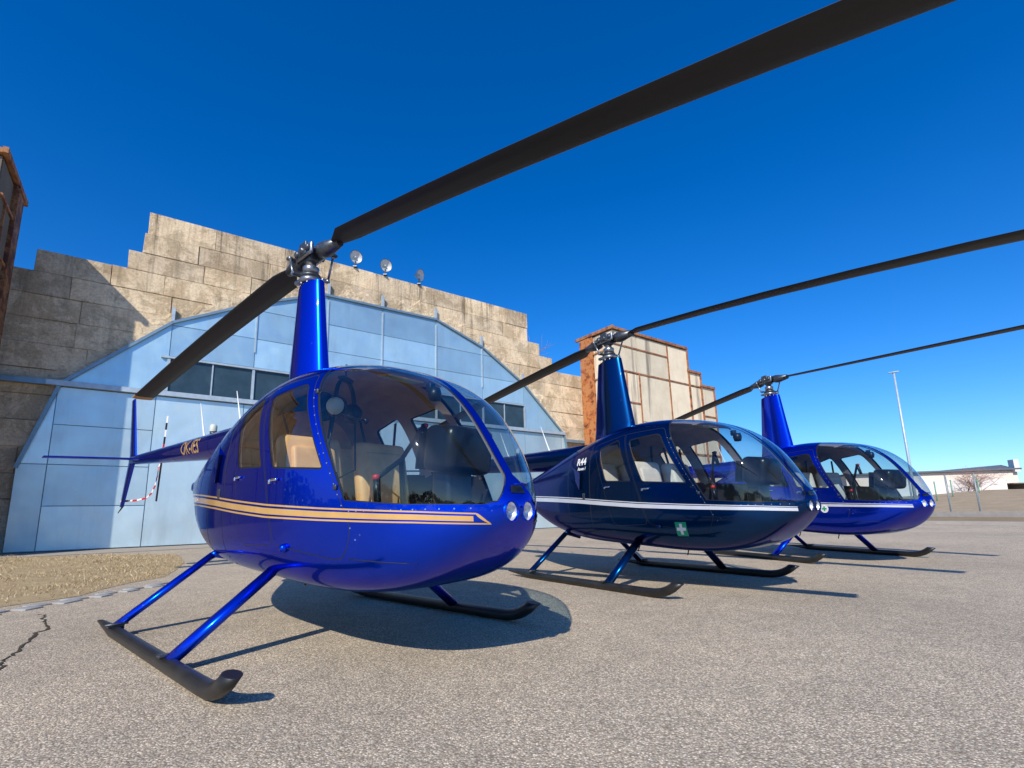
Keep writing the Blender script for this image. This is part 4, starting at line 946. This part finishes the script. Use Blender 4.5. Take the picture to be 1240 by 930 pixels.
def paint_set(p, stripe, rows, leather, lining, droop): return dict(paint=M[p], stripe=M[stripe], rows=rows, leather=M[leather], lining=M[lining], droop=droop, rivet=M['rivet'])
def sub_rows(a, b, x0=-1.72, x1=2.385): return rows_lin(x0, x1, lambda x: zs(x) + zh(x) * a, lambda x: zs(x) + zh(x) * b)
triple = [sub_rows(1.0, .74, x1=2.36), sub_rows(.42, -.50, x1=2.352), sub_rows(-.78, -1.04, x1=2.395)]
triple.append([(2.36 + .035 * t_, zs(2.36) + zh(2.36) * (1.0 - 1.78 * t_ ** 1.5), zs(2.36) + zh(2.36) * (.74 - 1.78 * t_ ** .8)) for t_ in np.linspace(0, 1, 9)])
double = [sub_rows(.95, .72), sub_rows(.5, -.55)]
single = [sub_rows(.85, .62), sub_rows(.25, -.75)]
POSES = [(-1.69521, 4.26719, -42.175), (1.63300, 6.78386, -55.983), (5.28532, 9.29908, -74.258)]
SPEC = [('royal blue helicopter with gold stripes and tan seats, nearest of the three', paint_set('blue', 'gold', triple, 'tan', 'lining_warm', (.11, .036, .010))),
        ('dark navy helicopter with white stripes and a green cross sticker, standing in the middle', paint_set('navy', 'silver', double, 'grey_leather', 'lining', (.08, .04, .012))),
        ('cobalt blue helicopter with round white sticker and pale stripe, farthest of the three', paint_set('cobalt', 'silver', single, 'grey_leather', 'lining', (.07, .082, .0)))]
HEL = []
for (x, y, a), (lb, sp) in zip(POSES, SPEC):
    h = make_heli(sp, None); h.location = (x, y, 0); h.rotation_euler = (0, 0, R(a)); tag(h, lb, 'helicopter', 'parked helicopters'); HEL.append(h)
# writing and stickers
def kid(h, nm): return [c for c in h.children if c.name.split('.')[0] == nm][0]
V, F = text_mesh('OK-IES', .235, .003)
for side in (-1, 1):
    mb = MB(); vs = []
    for v in V:
        x = -2.57 - side * v[0] * 1.0; zc, rr_ = BOOM(x); a = (v[1] * 1.05) / rr_; vs.append((x, side * (rr_ + .002) * math.cos(a), zc + (rr_ + .002) * math.sin(a)))
    mb.add(vs, F, 0, True); mb.build('registration', M['gold'], kid(HEL[0], 'tail_boom'), False)
fus = [kid(h, 'fuselage') for h in HEL]
V, F = text_mesh('R44', .125, .004); skin_decal('lettering', V, F, -.055, 1.475, M['white'], fus[1])
V, F = text_mesh('Raven I', .055, .0015, .3); skin_decal('lettering', V, F, -.045, 1.385, M['white'], fus[1])
def grid_rect(x0, x1, z0, z1, n=4):
    return [(x0 + (x1 - x0) * i / n, z0 + (z1 - z0) * j / n) for j in range(n + 1) for i in range(n + 1)], [(j * (n + 1) + i, j * (n + 1) + i + 1, (j + 1) * (n + 1) + i + 1, (j + 1) * (n + 1) + i) for j in range(n) for i in range(n)]
V, F = grid_rect(-.062, .062, -.072, .072); st = skin_decal('green_sticker', V, F, 1.40, .637, M['green'], fus[1], .003)
for r in ((-.015, .015, -.055, .055), (-.05, .05, -.016, .016)):
    V, F = grid_rect(*r); mb = MB()
    for o_ in (.0045 if r[0] > -.02 else .0048,): skin_decal('white_cross', V, F, 1.40, .637, M['white'], st, o_)
def disc(r, n=24): return [(0, 0)] + [(r * math.cos(2 * PI * k / n), r * math.sin(2 * PI * k / n)) for k in range(n)], [(0, 1 + k, 1 + (k + 1) % n) for k in range(n)]
V, F = disc(.062); st = skin_decal('round_sticker', V, F, 1.39, .80, M['white'], fus[2], .003)
for r in ((-.012, .012, -.036, .036), (-.036, .036, -.012, .012)): V, F = grid_rect(*r); skin_decal('green_cross', V, F, 1.39, .80, M['green'], st, .0045 if r[0] > -.02 else .0048)

# tied down tail rotor and the headset in the nearest helicopter
def local(h, p): return h.matrix_world @ Vector(p)
bpy.context.view_layer.update()
path = [(-5.83, .36, 1.84), (-5.80, .33, 1.74), (-5.75, .31, 1.58), (-5.74, .29, 1.42), (-5.80, .27, 1.30), (-5.92, .23, 1.22), (-6.10, .14, 1.185), (-6.28, .05, 1.18), (-6.42, .0, 1.18), (-6.60, -.0, 1.18)]
D_ = []
for i in range(len(path) - 1):
    for k in range(4): D_.append(Vector(path[i]).lerp(Vector(path[i + 1]), k / 4))
mb = MB()
for i in range(len(D_) - 1): mb.tube([D_[i], D_[i + 1]], .016, 8, (i // 2) % 2, True, False, .5)
o = mb.build('tie_down_strap', [M['red'], M['white']]); o.matrix_world = HEL[0].matrix_world.copy(); tag(o, 'red and white striped strap tying the nearest tail rotor to its fin', 'strap')
t = empty('headset', 'black pilot headset with pale ear cups hanging inside the nearest cockpit', 'headset'); t.matrix_world = HEL[0].matrix_world @ Matrix.Translation((1.02, -.20, 1.62)) @ Matrix.Rotation(R(35), 4, 'Z') @ Matrix.Scale(1.25, 4)
f = MB(); f.tube([(.0, .12 * math.cos(a), .02 + .13 * math.sin(a)) for a in np.linspace(-.3, PI + .3, 14)], .014, 8, 0, True, True, .5); f.box((0, 0, .15), (.05, .12, .02), 0, None, .008); f.build('headband', M['black'], t)
for sy in (-1, 1):
    f = MB(); T = Matrix.Translation((0, sy * .12, -.03)) @ Matrix.Rotation(-sy * PI / 2, 4, 'X'); f.lathe([(.0, .035), (.03, .034), (.045, .02), (.05, .0)], 18, 1, T); f.lathe([(.055, .0), (.06, -.02), (.05, -.045), (.0, -.045)], 18, 0, T); f.build('ear_cup', [M['black'], M['cream']], t)
f = MB(); f.tube([(.02, -.12, -.06), (.10, -.10, -.10), (.13, -.02, -.10)], .006, 6); f.lathe([(0, -.02), (.016, -.01), (.016, .01), (0, .02)], 10, 0, Matrix.Translation((.13, -.01, -.10))); f.tube([(0, -.13, -.08), (-.02, -.14, -.25), (.0, -.06, -.42), (.02, .12, -.36), (.0, .14, -.02), (-.03, .16, .14)], .006, 6); f.tube([(0, 0, .15), (0, 0, .24)], .006, 6); f.build('cable', M['black'], t)
